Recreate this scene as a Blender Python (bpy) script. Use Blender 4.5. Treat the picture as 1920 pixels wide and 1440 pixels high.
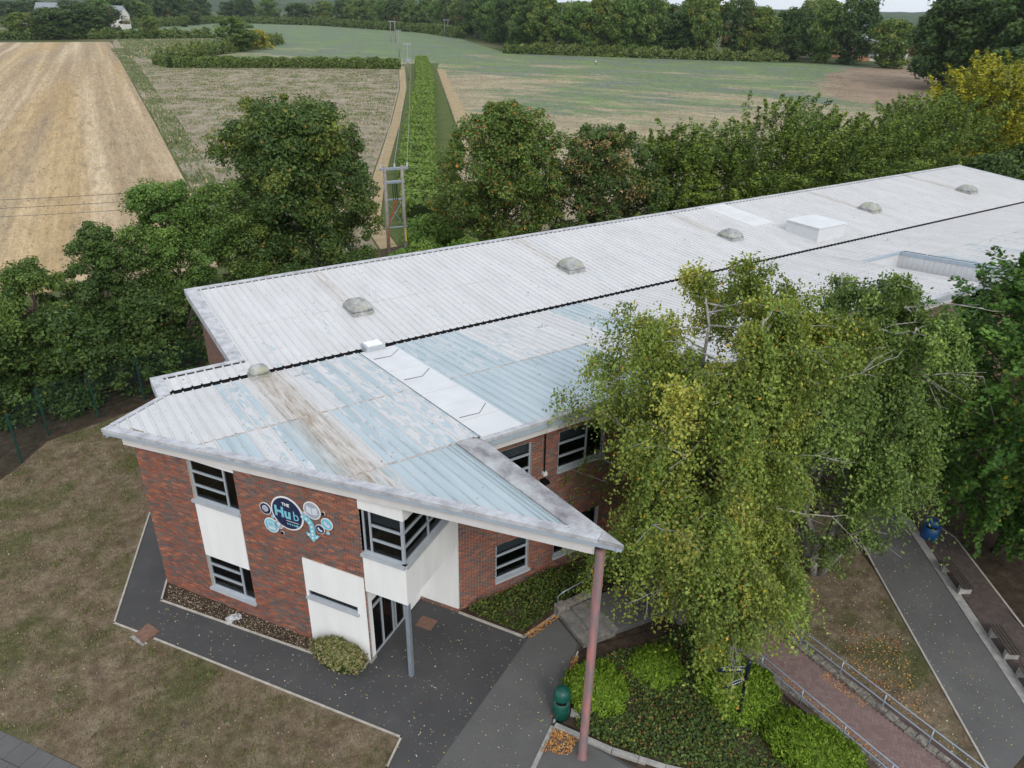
import bpy, bmesh, math, random
import numpy as np
from mathutils import Vector, Matrix

# ---------------------------------------------------------------- scene, camera, light
for o in list(bpy.data.objects): bpy.data.objects.remove(o)
scene = bpy.context.scene
C = scene.collection
R = math.radians
CAM_H = 18.6
cam_d = bpy.data.cameras.new('camera'); cam = bpy.data.objects.new('camera', cam_d); C.objects.link(cam)
cam_d.sensor_fit = 'HORIZONTAL'; cam_d.sensor_width = 36.0; cam_d.lens = 36.0 * 1401.16 / 1920.0
cam_d.clip_start = 0.1; cam_d.clip_end = 20000
yaw, pitch, roll = R(33.528), R(26.747), R(1.1425)
fwd = Vector((math.sin(yaw) * math.cos(pitch), math.cos(yaw) * math.cos(pitch), -math.sin(pitch)))
rgt0 = Vector((math.cos(yaw), -math.sin(yaw), 0)); up0 = rgt0.cross(fwd)
rgt = rgt0 * math.cos(roll) + up0 * math.sin(roll); upv = -rgt0 * math.sin(roll) + up0 * math.cos(roll)
m = Matrix((rgt, upv, -fwd)).transposed().to_4x4(); m.translation = (0, 0, CAM_H)
cam.matrix_world = m
scene.camera = cam

SUN_EL, SUN_AZ = 37.0, 196.0          # azimuth clockwise from +Y; light arrives from behind the camera
w = bpy.data.worlds.new('World'); scene.world = w; w.use_nodes = True
wn = w.node_tree; wn.nodes.clear()
wo = wn.nodes.new('ShaderNodeOutputWorld'); wb = wn.nodes.new('ShaderNodeBackground')
sky = wn.nodes.new('ShaderNodeTexSky'); sky.sky_type = 'NISHITA'; sky.sun_disc = False
sky.sun_elevation = R(SUN_EL); sky.sun_rotation = R(SUN_AZ); sky.air_density = 1.0; sky.dust_density = 3.0; sky.ozone_density = 1.0
cl = wn.nodes.new('ShaderNodeMix'); cl.data_type = 'RGBA'; cl.inputs[0].default_value = 0.8; cl.inputs[7].default_value = (7.3, 7.75, 8.35, 1)   # thin even cloud over the clear sky
wn.links.new(sky.outputs[0], cl.inputs[6]); wn.links.new(cl.outputs[2], wb.inputs[0]); wb.inputs[1].default_value = 0.15
wn.links.new(wb.outputs[0], wo.inputs[0])
sd = bpy.data.lights.new('sun', 'SUN'); sun = bpy.data.objects.new('sun', sd); C.objects.link(sun)
sd.energy = 1.5; sd.angle = R(20); sd.color = (1.0, 0.98, 0.95)
sdir = Vector((math.sin(R(SUN_AZ)) * math.cos(R(SUN_EL)), math.cos(R(SUN_AZ)) * math.cos(R(SUN_EL)), math.sin(R(SUN_EL))))
sun.rotation_euler = sdir.to_track_quat('Z', 'Y').to_euler()
sun.location = (0, 0, 60)
vs = scene.view_settings; vs.view_transform = 'Standard'; vs.look = 'None'; vs.gamma = 1; vs.exposure = 0.0; vs.use_curve_mapping = False

rng = np.random.default_rng(7); random.seed(7)

# ---------------------------------------------------------------- material helpers
class NB:
    def __init__(s, name, rough=0.7, spec=0.3, metal=0.0):
        s.m = bpy.data.materials.new(name); s.m.use_nodes = True; s.t = s.m.node_tree
        s.b = s.t.nodes['Principled BSDF']; s.b.inputs['Roughness'].default_value = rough
        s.b.inputs['Specular IOR Level'].default_value = spec; s.b.inputs['Metallic'].default_value = metal
        s._c = None
    def n(s, t): return s.t.nodes.new(t)
    def l(s, a, b): s.t.links.new(a, b)
    def pos(s):
        if s._c is None: s._c = s.n('ShaderNodeNewGeometry').outputs['Position']
        return s._c
    def map(s, scale=(1, 1, 1), rot=0.0, src=None):
        k = s.n('ShaderNodeMapping'); k.vector_type = 'POINT'
        k.inputs['Rotation'].default_value = (0, 0, rot); k.inputs['Scale'].default_value = scale
        if rot:      # rotate first, then scale
            k.inputs['Scale'].default_value = (1, 1, 1); s.l(src or s.pos(), k.inputs[0])
            k2 = s.n('ShaderNodeMapping'); k2.inputs['Scale'].default_value = scale; s.l(k.outputs[0], k2.inputs[0]); return k2.outputs[0]
        s.l(src or s.pos(), k.inputs[0]); return k.outputs[0]
    def noise(s, scale, detail=4, rough=0.55, vec=None, dist=0.0):
        k = s.n('ShaderNodeTexNoise'); k.inputs['Scale'].default_value = scale; k.inputs['Detail'].default_value = detail
        k.inputs['Roughness'].default_value = rough; k.inputs['Distortion'].default_value = dist
        s.l(vec if vec is not None else s.pos(), k.inputs['Vector']); return k.outputs['Fac']
    def ramp(s, fac, stops, interp='LINEAR'):
        k = s.n('ShaderNodeValToRGB'); k.color_ramp.interpolation = interp; e = k.color_ramp.elements
        while len(e) < len(stops): e.new(0.5)
        for el, (p, c) in zip(e, stops):
            el.position = p; el.color = (*c, 1) if hasattr(c, '__len__') else (c, c, c, 1)
        s.l(fac, k.inputs[0]); return k.outputs[0]
    def mix(s, a, b, fac, mode='MIX'):
        k = s.n('ShaderNodeMix'); k.data_type = 'RGBA'; k.blend_type = mode
        for v, i in ((fac, 0), (a, 6), (b, 7)):
            if isinstance(v, (int, float)): k.inputs[i].default_value = v
            elif isinstance(v, tuple): k.inputs[i].default_value = (*v, 1)
            else: s.l(v, k.inputs[i])
        return k.outputs[2]
    def math(s, op, a, b=0.0, clamp=False):
        k = s.n('ShaderNodeMath'); k.operation = op; k.use_clamp = clamp
        for v, i in ((a, 0), (b, 1)):
            if isinstance(v, (int, float)): k.inputs[i].default_value = v
            else: s.l(v, k.inputs[i])
        return k.outputs[0]
    def attr(s, name):
        k = s.n('ShaderNodeAttribute'); k.attribute_name = name; return k
    def col(s, c):
        if isinstance(c, tuple): s.b.inputs['Base Color'].default_value = (*c, 1)
        else: s.l(c, s.b.inputs['Base Color'])
        return s
    def bump(s, h, strength=0.4, dist=0.02):
        k = s.n('ShaderNodeBump'); k.inputs['Strength'].default_value = strength; k.inputs['Distance'].default_value = dist
        s.l(h, k.inputs['Height']); s.l(k.outputs[0], s.b.inputs['Normal']); return s
    def speck(s, base, col, scale, thr, soft=0.03, vec=None):
        f = s.ramp(s.noise(scale, 2, .5, vec), [(thr - soft, 0.0), (thr + soft, 1.0)]); return s.mix(base, col, f)

MAT = {}
def plain(name, c, rough=0.6, spec=0.3, metal=0.0, var=0.12, scale=3.0, bump=0.0):
    k = NB(name, rough, spec, metal); f = k.noise(scale, 5)
    lo = tuple(x * (1 - var) for x in c); hi = tuple(min(1, x * (1 + var)) for x in c)
    k.col(k.ramp(f, [(0.3, lo), (0.7, hi)]))
    if bump: k.bump(k.noise(scale * 12, 3), bump, 0.01)
    MAT[name] = k.m; return k.m

k = NB('render_white', 0.75, 0.2); MAT['render_white'] = k.m
c = k.ramp(k.noise(1.0, 5, .6, k.map((2.2, 2.2, .35))), [(0.3, (0.745, 0.742, 0.73)), (0.65, (0.82, 0.82, 0.81))]); k.col(c); k.bump(k.noise(40, 3), .12, .008)
plain('rooflight', (0.63, 0.635, 0.64), 0.5, 0.3, var=0.06, scale=1.1)
plain('paver_joint', (0.11, 0.08, 0.072), 0.9, 0.1, var=0.2)
plain('fascia_white', (0.66, 0.64, 0.63), 0.6, 0.3, var=0.06, scale=2.0)
plain('edge_face', (0.36, 0.42, 0.48), 0.5, 0.4, var=0.08)
plain('frame_grey', (0.36, 0.40, 0.44), 0.45, 0.4, var=0.06)
plain('frame_dark', (0.09, 0.105, 0.12), 0.45, 0.4, var=0.06)
plain('sill_grey', (0.42, 0.45, 0.48), 0.55, 0.3, var=0.1)
plain('room_dark', (0.018, 0.018, 0.019), 0.9, 0.1, var=0.2)
plain('room_grey', (0.09, 0.09, 0.09), 0.9, 0.1, var=0.2)
plain('blind_grey', (0.17, 0.19, 0.21), 0.8, 0.1, var=0.05)
plain('gutter_dark', (0.02, 0.02, 0.022), 0.8, 0.2)
plain('soffit', (0.55, 0.55, 0.55), 0.8, 0.2, var=0.04)
plain('concrete', (0.33, 0.32, 0.30), 0.85, 0.2, var=0.22, scale=6, bump=0.3)
plain('stone_tread', (0.19, 0.18, 0.165), 0.9, 0.2, var=0.3, scale=5, bump=0.3)
plain('edging', (0.42, 0.39, 0.34), 0.85, 0.2, var=0.2, scale=4)
plain('galvanised', (0.38, 0.44, 0.51), 0.4, 0.5, metal=0.55, var=0.12, scale=8)
plain('navy_paint', (0.012, 0.02, 0.042), 0.35, 0.5, var=0.1)
plain('white_paint', (0.75, 0.75, 0.75), 0.5, 0.3, var=0.03)
plain('bin_green', (0.006, 0.085, 0.062), 0.32, 0.5, var=0.12)
plain('bin_blue', (0.012, 0.085, 0.26), 0.32, 0.5, var=0.12)
plain('black', (0.006, 0.006, 0.006), 0.7, 0.2)
plain('bark_white', (0.31, 0.295, 0.27), 0.8, 0.2, var=0.4, scale=7)
plain('bark_brown', (0.12, 0.095, 0.075), 0.9, 0.1, var=0.35, scale=5)
plain('wood_pole', (0.27, 0.25, 0.225), 0.85, 0.2, var=0.25, scale=3)
plain('fence_green', (0.008, 0.045, 0.034), 0.5, 0.3)
plain('wire', (0.10, 0.10, 0.10), 0.5, 0.4)
plain('wire_pale', (0.42, 0.44, 0.46), 0.5, 0.4)
plain('insulator', (0.5, 0.5, 0.5), 0.4, 0.5)
plain('cable_red', (0.36, 0.07, 0.03), 0.5, 0.4)
plain('yellow_paint', (0.6, 0.5, 0.05), 0.5, 0.4)
plain('slab_roof', (0.25, 0.27, 0.30), 0.7, 0.2, var=0.1)
plain('house_wall', (0.62, 0.60, 0.56), 0.8, 0.2, var=0.06)
plain('house_brick', (0.34, 0.17, 0.10), 0.8, 0.2, var=0.15)
plain('house_glass', (0.03, 0.035, 0.04), 0.15, 0.5)
plain('bench_wood', (0.075, 0.06, 0.05), 0.85, 0.2, var=0.3, scale=10)
plain('iron_cover', (0.19, 0.11, 0.08), 0.8, 0.2, var=0.25, scale=9)
plain('skin_cloth', (0.08, 0.09, 0.12), 0.8, 0.2)
plain('pale_shirt', (0.7, 0.7, 0.7), 0.8, 0.2)
plain('plant_panel', (0.60, 0.61, 0.62), 0.5, 0.3, var=0.04)
plain('sign_navy', (0.018, 0.026, 0.075), 0.35, 0.4)
plain('sign_cyan', (0.20, 0.52, 0.64), 0.4, 0.4, var=0.05)
plain('sign_grey', (0.36, 0.39, 0.46), 0.4, 0.4, var=0.05)
plain('sign_pale', (0.62, 0.66, 0.72), 0.4, 0.4, var=0.03)

k = NB('glass', 0.03, 0.5); MAT['glass'] = k.m      # tinted window glass over a real dark room
k.t.nodes.remove(k.b); out = [n for n in k.t.nodes if n.type == 'OUTPUT_MATERIAL'][0]
tr = k.n('ShaderNodeBsdfTransparent'); tr.inputs[0].default_value = (0.55, 0.6, 0.62, 1)
gl = k.n('ShaderNodeBsdfGlossy'); gl.inputs['Roughness'].default_value = 0.03
fr = k.n('ShaderNodeFresnel'); fr.inputs[0].default_value = 1.5
ms = k.n('ShaderNodeMixShader'); k.l(fr.outputs[0], ms.inputs[0]); k.l(tr.outputs[0], ms.inputs[1]); k.l(gl.outputs[0], ms.inputs[2]); k.l(ms.outputs[0], out.inputs[0])

k = NB('bag_plastic', 0.15, 0.5); MAT['bag_plastic'] = k.m; k.col((0.75, 0.78, 0.8)); k.b.inputs['Alpha'].default_value = 0.55

k = NB('brick', 0.85, 0.2); MAT['brick'] = k.m
a = k.attr('tone'); g = k.noise(60, 3); k.col(k.mix(a.outputs['Color'], k.ramp(g, [(0.3, 0.55), (0.7, 1.25)]), 0.45, 'MULTIPLY')); k.bump(g, 0.3, 0.004)
k = NB('mortar', 0.9, 0.1); MAT['mortar'] = k.m
k.col(k.ramp(k.noise(14, 4), [(0.3, (0.40, 0.34, 0.295)), (0.7, (0.56, 0.49, 0.42))]))
k = NB('brick_far', 0.9, 0.2); MAT['brick_far'] = k.m     # walls whose bricks are too small to tell apart
tc = k.n('ShaderNodeCombineXYZ'); sp = k.n('ShaderNodeSeparateXYZ'); k.l(k.pos(), sp.inputs[0])
k.l(k.math('ADD', sp.outputs[0], sp.outputs[1]), tc.inputs[0]); k.l(sp.outputs[2], tc.inputs[1])
bt = k.n('ShaderNodeTexBrick'); bt.inputs['Scale'].default_value = 1; bt.inputs['Brick Width'].default_value = .225; bt.inputs['Row Height'].default_value = .075
bt.inputs['Mortar Size'].default_value = .008; bt.inputs['Color1'].default_value = (.24, .09, .055, 1); bt.inputs['Color2'].default_value = (.11, .07, .06, 1); bt.inputs['Mortar'].default_value = (.3, .25, .22, 1)
k.l(tc.outputs[0], bt.inputs['Vector']); k.col(bt.outputs[0])

k = NB('roof_sheet', 0.45, 0.4); MAT['roof_sheet'] = k.m     # white coating, worn through to blue-grey steel by the amount in the face attribute
bare = k.attr('bare').outputs['Fac']; dirt_shade = k.attr('dirt_shade').outputs['Fac']  # second attribute: brown dirt streaks plus shade painted onto the rib flanks
wn1 = k.noise(1.0, 4, .6, k.map((5.0, 1.25, 1)), 0.5)
wear = k.math('ADD', wn1, k.math('SUBTRACT', bare, 0.5)); wf = k.ramp(wear, [(0.485, 0.0), (0.54, 1.0)])
white = k.ramp(k.noise(1.0, 4, .6, k.map((1.2, 0.35, 1))), [(0.25, (0.52, 0.52, 0.52)), (0.75, (0.62, 0.62, 0.625))])
white = k.speck(white, (0.42, 0.41, 0.40), 11.0, 0.70, 0.03)
blue = k.ramp(k.noise(1.0, 3, .5, k.map((3.0, 0.4, 1))), [(0.3, (0.35, 0.43, 0.465)), (0.7, (0.44, 0.515, 0.55))])
c = k.mix(white, blue, wf)
c = k.speck(c, (0.20, 0.18, 0.16), 5.5, 0.735, 0.012)
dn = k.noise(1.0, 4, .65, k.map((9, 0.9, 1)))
c = k.mix(c, k.ramp(dn, [(0.35, (0.25, 0.19, 0.125)), (0.65, (0.54, 0.48, 0.41))]), k.math('MULTIPLY', dirt_shade, k.ramp(dn, [(0.25, 1.0), (0.8, 0.35)]), True))
k.col(c); k.l(k.ramp(wf, [(0, 0.6), (1, 0.35)]), k.b.inputs['Roughness'])

k = NB('edge_trim', 0.75, 0.2); MAT['edge_trim'] = k.m
n1 = k.noise(2.2, 6, .7); c = k.ramp(n1, [(0.35, (0.33, 0.33, 0.35)), (0.6, (0.52, 0.53, 0.55))])
c = k.mix(c, (0.11, 0.10, 0.11), k.ramp(k.noise(5.0, 6, .75), [(0.60, 0.0), (0.68, 0.7)])); k.col(c); k.bump(k.noise(40, 4), .3, .01)
k = NB('flashing_grey', 0.75, 0.2); MAT['flashing_grey'] = k.m
c = k.ramp(k.noise(1.6, 6, .7, k.map((1, .55, 1))), [(0.34, (0.17, 0.16, 0.18)), (0.5, (0.34, 0.335, 0.345)), (0.64, (0.46, 0.47, 0.48))]); k.col(c); k.bump(k.noise(40, 4), .3, .01)
k = NB('lap_brown', 0.8, 0.2); MAT['lap_brown'] = k.m
k.col(k.ramp(k.noise(4, 4, .7), [(0.35, (0.30, 0.24, 0.20)), (0.65, (0.60, 0.56, 0.53))]))
k = NB('lap_grey', 0.8, 0.2); MAT['lap_grey'] = k.m
k.col(k.ramp(k.noise(4, 4, .7), [(0.35, (0.44, 0.43, 0.42)), (0.65, (0.66, 0.65, 0.64))]))
k = NB('vent_dome', 0.6, 0.3); MAT['vent_dome'] = k.m
c = k.ramp(k.noise(3, 6, .7), [(0.35, (0.19, 0.19, 0.19)), (0.65, (0.46, 0.46, 0.45))]); c = k.mix(c, (0.34, 0.36, 0.24), k.ramp(k.noise(2.0, 5, .6), [(0.49, 0.0), (0.62, 0.8)])); k.col(c)
k = NB('pole_red', 0.55, 0.3); MAT['pole_red'] = k.m
k.col(k.ramp(k.noise(1.0, 5, .65, k.map((5, 5, 1.1))), [(0.36, (0.13, 0.11, 0.115)), (0.52, (0.21, 0.115, 0.11)), (0.66, (0.33, 0.125, 0.11))]))

k = NB('tarmac', 0.9, 0.25); MAT['tarmac'] = k.m
c = k.ramp(k.noise(0.5, 5, .6), [(0.25, (0.056, 0.056, 0.058)), (0.55, (0.074, 0.073, 0.073)), (0.75, (0.092, 0.090, 0.087))])
c = k.mix(c, k.ramp(k.noise(90, 2), [(0.3, 0.72), (0.7, 1.25)]), 0.6, 'MULTIPLY'); c = k.speck(c, (0.14, 0.14, 0.14), 4.0, 0.72, 0.05); k.col(c); k.bump(k.noise(120, 2), 0.4, 0.006)
k = NB('tarmac_old', 0.9, 0.25); MAT['tarmac_old'] = k.m
c = k.ramp(k.noise(0.7, 5, .6), [(0.3, (0.10, 0.099, 0.096)), (0.7, (0.135, 0.132, 0.128))])
c = k.mix(c, k.ramp(k.noise(90, 2), [(0.3, 0.72), (0.7, 1.25)]), 0.6, 'MULTIPLY'); k.col(c); k.bump(k.noise(120, 2), 0.4, 0.006)
k = NB('lawn', 0.95, 0.1); MAT['lawn'] = k.m
dry = k.ramp(k.noise(1.3, 6, .7), [(0.3, (0.12, 0.086, 0.054)), (0.5, (0.195, 0.15, 0.10)), (0.72, (0.29, 0.235, 0.165))])
grn = k.ramp(k.noise(5, 5, .7), [(0.3, (0.055, 0.066, 0.022)), (0.7, (0.12, 0.13, 0.05))])
c = k.mix(dry, grn, k.ramp(k.noise(0.42, 6, .68, None, 0.4), [(0.49, 0.0), (0.62, 0.8)]))
c = k.mix(c, k.ramp(k.noise(26, 4, .7), [(0.25, 0.4), (0.75, 1.6)]), 0.9, 'MULTIPLY'); c = k.mix(c, k.ramp(k.noise(3.2, 5, .75), [(0.3, 0.55), (0.7, 1.4)]), 0.8, 'MULTIPLY'); c = k.mix(c, (0.085, 0.064, 0.05), k.ramp(k.noise(0.9, 5, .7), [(0.58, 0.0), (0.68, 0.7)]))
k.col(c); k.bump(k.noise(30, 5, .7), 0.9, 0.05)
k = NB('soil', 0.95, 0.1); MAT['soil'] = k.m
c = k.ramp(k.noise(2.2, 6, .7), [(0.3, (0.035, 0.026, 0.018)), (0.55, (0.075, 0.055, 0.038)), (0.75, (0.13, 0.105, 0.075))]); c = k.mix(c, k.ramp(k.noise(35, 3, .7), [(0.25, 0.5), (0.75, 1.5)]), 0.8, 'MULTIPLY'); k.col(c); k.bump(k.noise(35, 4, .7), 0.9, 0.04)
k = NB('ground_far', 0.95, 0.1); MAT['ground_far'] = k.m
k.col(k.ramp(k.noise(0.012, 6, .6), [(0.35, (0.05, 0.07, 0.025)), (0.55, (0.10, 0.11, 0.045)), (0.7, (0.19, 0.16, 0.09))]))
k = NB('rough_grass', 0.95, 0.1); MAT['rough_grass'] = k.m
c = k.ramp(k.noise(0.5, 6, .7), [(0.3, (0.075, 0.11, 0.03)), (0.6, (0.13, 0.16, 0.055)), (0.8, (0.24, 0.20, 0.10))]); k.col(c); k.bump(k.noise(6, 5, .7), 1.0, 0.25)

ROWA = math.atan2(0.109, 0.994)      # stubble rows run a little off +Y
k = NB('stubble', 0.95, 0.1); MAT['stubble'] = k.m
v1 = k.map((0.26, 0.004, 1), ROWA); v2 = k.map((0.12, 0.004, 1), ROWA); v3 = k.map((1.5, 0.12, 1), ROWA)
c = k.ramp(k.noise(1, 3, .6, v1), [(0.3, (0.30, 0.225, 0.145)), (0.5, (0.41, 0.315, 0.20)), (0.66, (0.58, 0.46, 0.305))])
c = k.mix(c, (0.44, 0.30, 0.13), k.ramp(k.noise(1, 2, .5, v2), [(0.52, 0.0), (0.62, 0.5)]))
c = k.mix(c, k.ramp(k.noise(1, 5, .75, v3), [(0.3, 0.66), (0.7, 1.25)]), 0.85, 'MULTIPLY'); c = k.mix(c, k.ramp(k.noise(2.2, 4, .75), [(0.3, 0.62), (0.7, 1.25)]), 0.7, 'MULTIPLY')
c = k.mix(c, (0.19, 0.15, 0.11), k.ramp(k.noise(0.5, 5, .7, k.map((.7, .25, 1), ROWA)), [(0.56, 0.0), (0.68, 0.55)])); k.col(c); k.bump(k.noise(2.0, 4, .7, v3), 0.5, 0.1)
k = NB('weedy', 0.95, 0.1); MAT['weedy'] = k.m
c = k.ramp(k.noise(0.35, 6, .72), [(0.28, (0.21, 0.175, 0.125)), (0.5, (0.30, 0.25, 0.18)), (0.72, (0.41, 0.345, 0.25))])
c = k.mix(c, k.ramp(k.noise(1, 3, .5, k.map((.9, .02, 1), R(25))), [(0.35, 0.8), (0.65, 1.1)]), 0.7, 'MULTIPLY')
gf = k.ramp(k.noise(0.30, 6, .75), [(0.53, 0.0), (0.63, 0.8)]); c = k.mix(c, (0.10, 0.14, 0.055), gf); c = k.mix(c, k.ramp(k.noise(3.0, 4, .7), [(0.3, 0.6), (0.7, 1.3)]), 0.8, 'MULTIPLY'); k.col(c); k.bump(k.noise(2.5, 5, .7), 0.7, 0.15)
k = NB('crop', 0.95, 0.1); MAT['crop'] = k.m
soilc = k.ramp(k.noise(0.12, 5, .6), [(0.3, (0.27, 0.225, 0.15)), (0.7, (0.40, 0.335, 0.22))])
grn = k.ramp(k.noise(0.05, 5, .65), [(0.38, (0.145, 0.175, 0.145)), (0.5, (0.135, 0.19, 0.10)), (0.66, (0.17, 0.245, 0.095))])
sp = k.n('ShaderNodeSeparateXYZ'); k.l(k.pos(), sp.inputs[0])
# crop cover: patchy and thin on the near (south-west) side of the field, close further off
dist = k.math('MULTIPLY', k.math('ADD', k.math('MULTIPLY', sp.outputs[0], 0.95), k.math('MULTIPLY', sp.outputs[1], 0.48)), 1 / 420.0)
cov = k.math('ADD', k.math('MULTIPLY', k.noise(1, 7, .72, k.map((.06, .02, 1), R(-26))), 1.7), k.math('SUBTRACT', k.math('MULTIPLY', dist, .75), 0.70))
vm = k.n('ShaderNodeVectorMath'); vm.operation = 'SUBTRACT'; k.l(k.pos(), vm.inputs[0]); vm.inputs[1].default_value = (246, 146, 0)
vl = k.n('ShaderNodeVectorMath'); vl.operation = 'LENGTH'; k.l(k.map((1 / 98.0, 1 / 27.0, 1), R(-30.7), vm.outputs[0]), vl.inputs[0])
worn = k.ramp(k.math('ADD', vl.outputs['Value'], k.math('MULTIPLY', k.math('SUBTRACT', k.noise(0.06, 6, .7), 0.5), 1.3)), [(0.85, 1.0), (1.0, 0.0)])
c = k.mix(soilc, grn, k.ramp(cov, [(0.42, 0.0), (0.60, 0.95)])); c = k.mix(c, k.ramp(k.noise(0.10, 6, .65), [(0.3, (0.21, 0.155, 0.11)), (0.7, (0.33, 0.25, 0.175))]), worn); c = k.mix(c, k.ramp(k.noise(0.45, 6, .8), [(0.28, 0.55), (0.72, 1.35)]), 0.85, 'MULTIPLY'); k.col(c); k.bump(k.noise(1.6, 5, .7), 0.6, 0.15)
k = NB('bare_soil', 0.95, 0.1); MAT['bare_soil'] = k.m
k.col(k.ramp(k.noise(0.10, 6, .65), [(0.3, (0.20, 0.145, 0.10)), (0.7, (0.34, 0.25, 0.175))]))
k = NB('dry_margin', 0.95, 0.1); MAT['dry_margin'] = k.m
k.col(k.ramp(k.noise(0.6, 6, .7), [(0.3, (0.25, 0.185, 0.10)), (0.55, (0.40, 0.31, 0.185)), (0.75, (0.33, 0.24, 0.15))])); k.bump(k.noise(3, 5, .7), .8, .15)
k = NB('hill_wood', 0.95, 0.1); MAT['hill_wood'] = k.m
k.col(k.ramp(k.noise(0.02, 6, .7), [(0.35, (0.025, 0.045, 0.02)), (0.65, (0.07, 0.10, 0.04))]))
k = NB('paver', 0.9, 0.2); MAT['paver'] = k.m
a = k.attr('tone'); k.col(k.mix(a.outputs['Color'], k.ramp(k.noise(30, 3), [(0.3, 0.75), (0.7, 1.2)]), 0.6, 'MULTIPLY'))
k = NB('stone', 0.9, 0.2); MAT['stone'] = k.m
c = k.ramp(k.noise(9, 5, .7), [(0.3, (0.10, 0.085, 0.07)), (0.5, (0.22, 0.195, 0.17)), (0.7, (0.36, 0.34, 0.30))]); k.col(c); k.bump(k.noise(20, 5), .8, .03)

def leafmat(name, trans=0.3):
    k = NB(name, 0.55, 0.25); a = k.attr('tone'); k.col(a.outputs['Color'])
    out = [n for n in k.t.nodes if n.type == 'OUTPUT_MATERIAL'][0]
    tl = k.n('ShaderNodeBsdfTranslucent'); k.l(k.mix(a.outputs['Color'], (1.0, 1.0, 0.55), 1.0, 'MULTIPLY'), tl.inputs[0])
    ms = k.n('ShaderNodeMixShader'); ms.inputs[0].default_value = trans
    k.l(k.b.outputs[0], ms.inputs[1]); k.l(tl.outputs[0], ms.inputs[2]); k.l(ms.outputs[0], out.inputs[0]); MAT[name] = k.m
leafmat('leaf', 0.26)

# ---------------------------------------------------------------- mesh helpers
def tag(o, label=None, cat=None, group=None, kind=None):
    if label: o['label'] = label
    if cat: o['category'] = cat
    if group: o['group'] = group
    if kind: o['kind'] = kind
    return o
def empty(name, loc=(0, 0, 0), rz=0.0):
    o = bpy.data.objects.new(name, None); C.objects.link(o); o.location = loc; o.rotation_euler = (0, 0, rz); o.empty_display_size = 0.2; return o
def link(name, me, mat=None, parent=None, loc=None):
    o = bpy.data.objects.new(name, me); C.objects.link(o)
    if mat and not me.materials: me.materials.append(MAT[mat])
    if parent: o.parent = parent
    if loc is not None: o.location = loc
    return o
def obj(name, V, F, mat, parent=None, smooth=False, loc=None):
    me = bpy.data.meshes.new(name); me.from_pydata([tuple(v) for v in V], [], F); me.update()
    if smooth: me.polygons.foreach_set('use_smooth', [True] * len(me.polygons))
    return link(name, me, mat, parent, loc)
class MB:
    def __init__(s): s.V = []; s.F = []
    def add(s, V, F):
        n = len(s.V); s.V += [tuple(v) for v in V]; s.F += [tuple(i + n for i in f) for f in F]; return s
    def box(s, a, b, fr=None):     # axis box between corners, optional frame function
        (x0, y0, z0), (x1, y1, z1) = a, b
        V = [(x, y, z) for z in (z0, z1) for (x, y) in ((x0, y0), (x1, y0), (x1, y1), (x0, y1))]
        if fr: V = [fr(*v) for v in V]
        return s.add(V, [(0, 3, 2, 1), (4, 5, 6, 7), (0, 1, 5, 4), (1, 2, 6, 5), (2, 3, 7, 6), (3, 0, 4, 7)])
    def prism(s, poly, zb, zt):    # poly list of (x,y); zb, zt numbers or functions
        fb = zb if callable(zb) else (lambda x, y: zb); ft = zt if callable(zt) else (lambda x, y: zt); n = len(poly)
        V = [(x, y, fb(x, y)) for x, y in poly] + [(x, y, ft(x, y)) for x, y in poly]
        return s.add(V, [tuple(range(n - 1, -1, -1)), tuple(range(n, 2 * n))] + [(i, (i + 1) % n, n + (i + 1) % n, n + i) for i in range(n)])
    def tube(s, pts, r0, r1=None, sides=6, caps=True):
        r1 = r0 if r1 is None else r1; P = [Vector(p) for p in pts]; n = len(P); base = len(s.V)
        for i, p in enumerate(P):
            d = (P[min(i + 1, n - 1)] - P[max(i - 1, 0)]).normalized()
            a = d.cross(Vector((0.31, 0.17, 0.93))); a = a.normalized() if a.length > 1e-4 else Vector((1, 0, 0)); b = d.cross(a)
            r = r0 + (r1 - r0) * i / max(1, n - 1)
            for j in range(sides):
                t = 2 * math.pi * j / sides; s.V.append(tuple(p + a * (r * math.cos(t)) + b * (r * math.sin(t))))
        for i in range(n - 1):
            for j in range(sides):
                s.F.append((base + i * sides + j, base + i * sides + (j + 1) % sides, base + (i + 1) * sides + (j + 1) % sides, base + (i + 1) * sides + j))
        if caps: s.F.append(tuple(base + j for j in range(sides))[::-1]); s.F.append(tuple(base + (n - 1) * sides + j for j in range(sides)))
        return s
    def lathe(s, prof, cx=0, cy=0, sides=20, sx=1, sy=1):
        base = len(s.V); n = len(prof)
        for r, z in prof:
            for j in range(sides):
                t = 2 * math.pi * j / sides; s.V.append((cx + r * sx * math.cos(t), cy + r * sy * math.sin(t), z))
        for i in range(n - 1):
            for j in range(sides): s.F.append((base + i * sides + j, base + i * sides + (j + 1) % sides, base + (i + 1) * sides + (j + 1) % sides, base + (i + 1) * sides + j))
        s.F.append(tuple(base + j for j in range(sides))[::-1]); s.F.append(tuple(base + (n - 1) * sides + j for j in range(sides)))
        return s
    def build(s, name, mat, parent=None, smooth=False): return obj(name, s.V, s.F, mat, parent, smooth)
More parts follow.
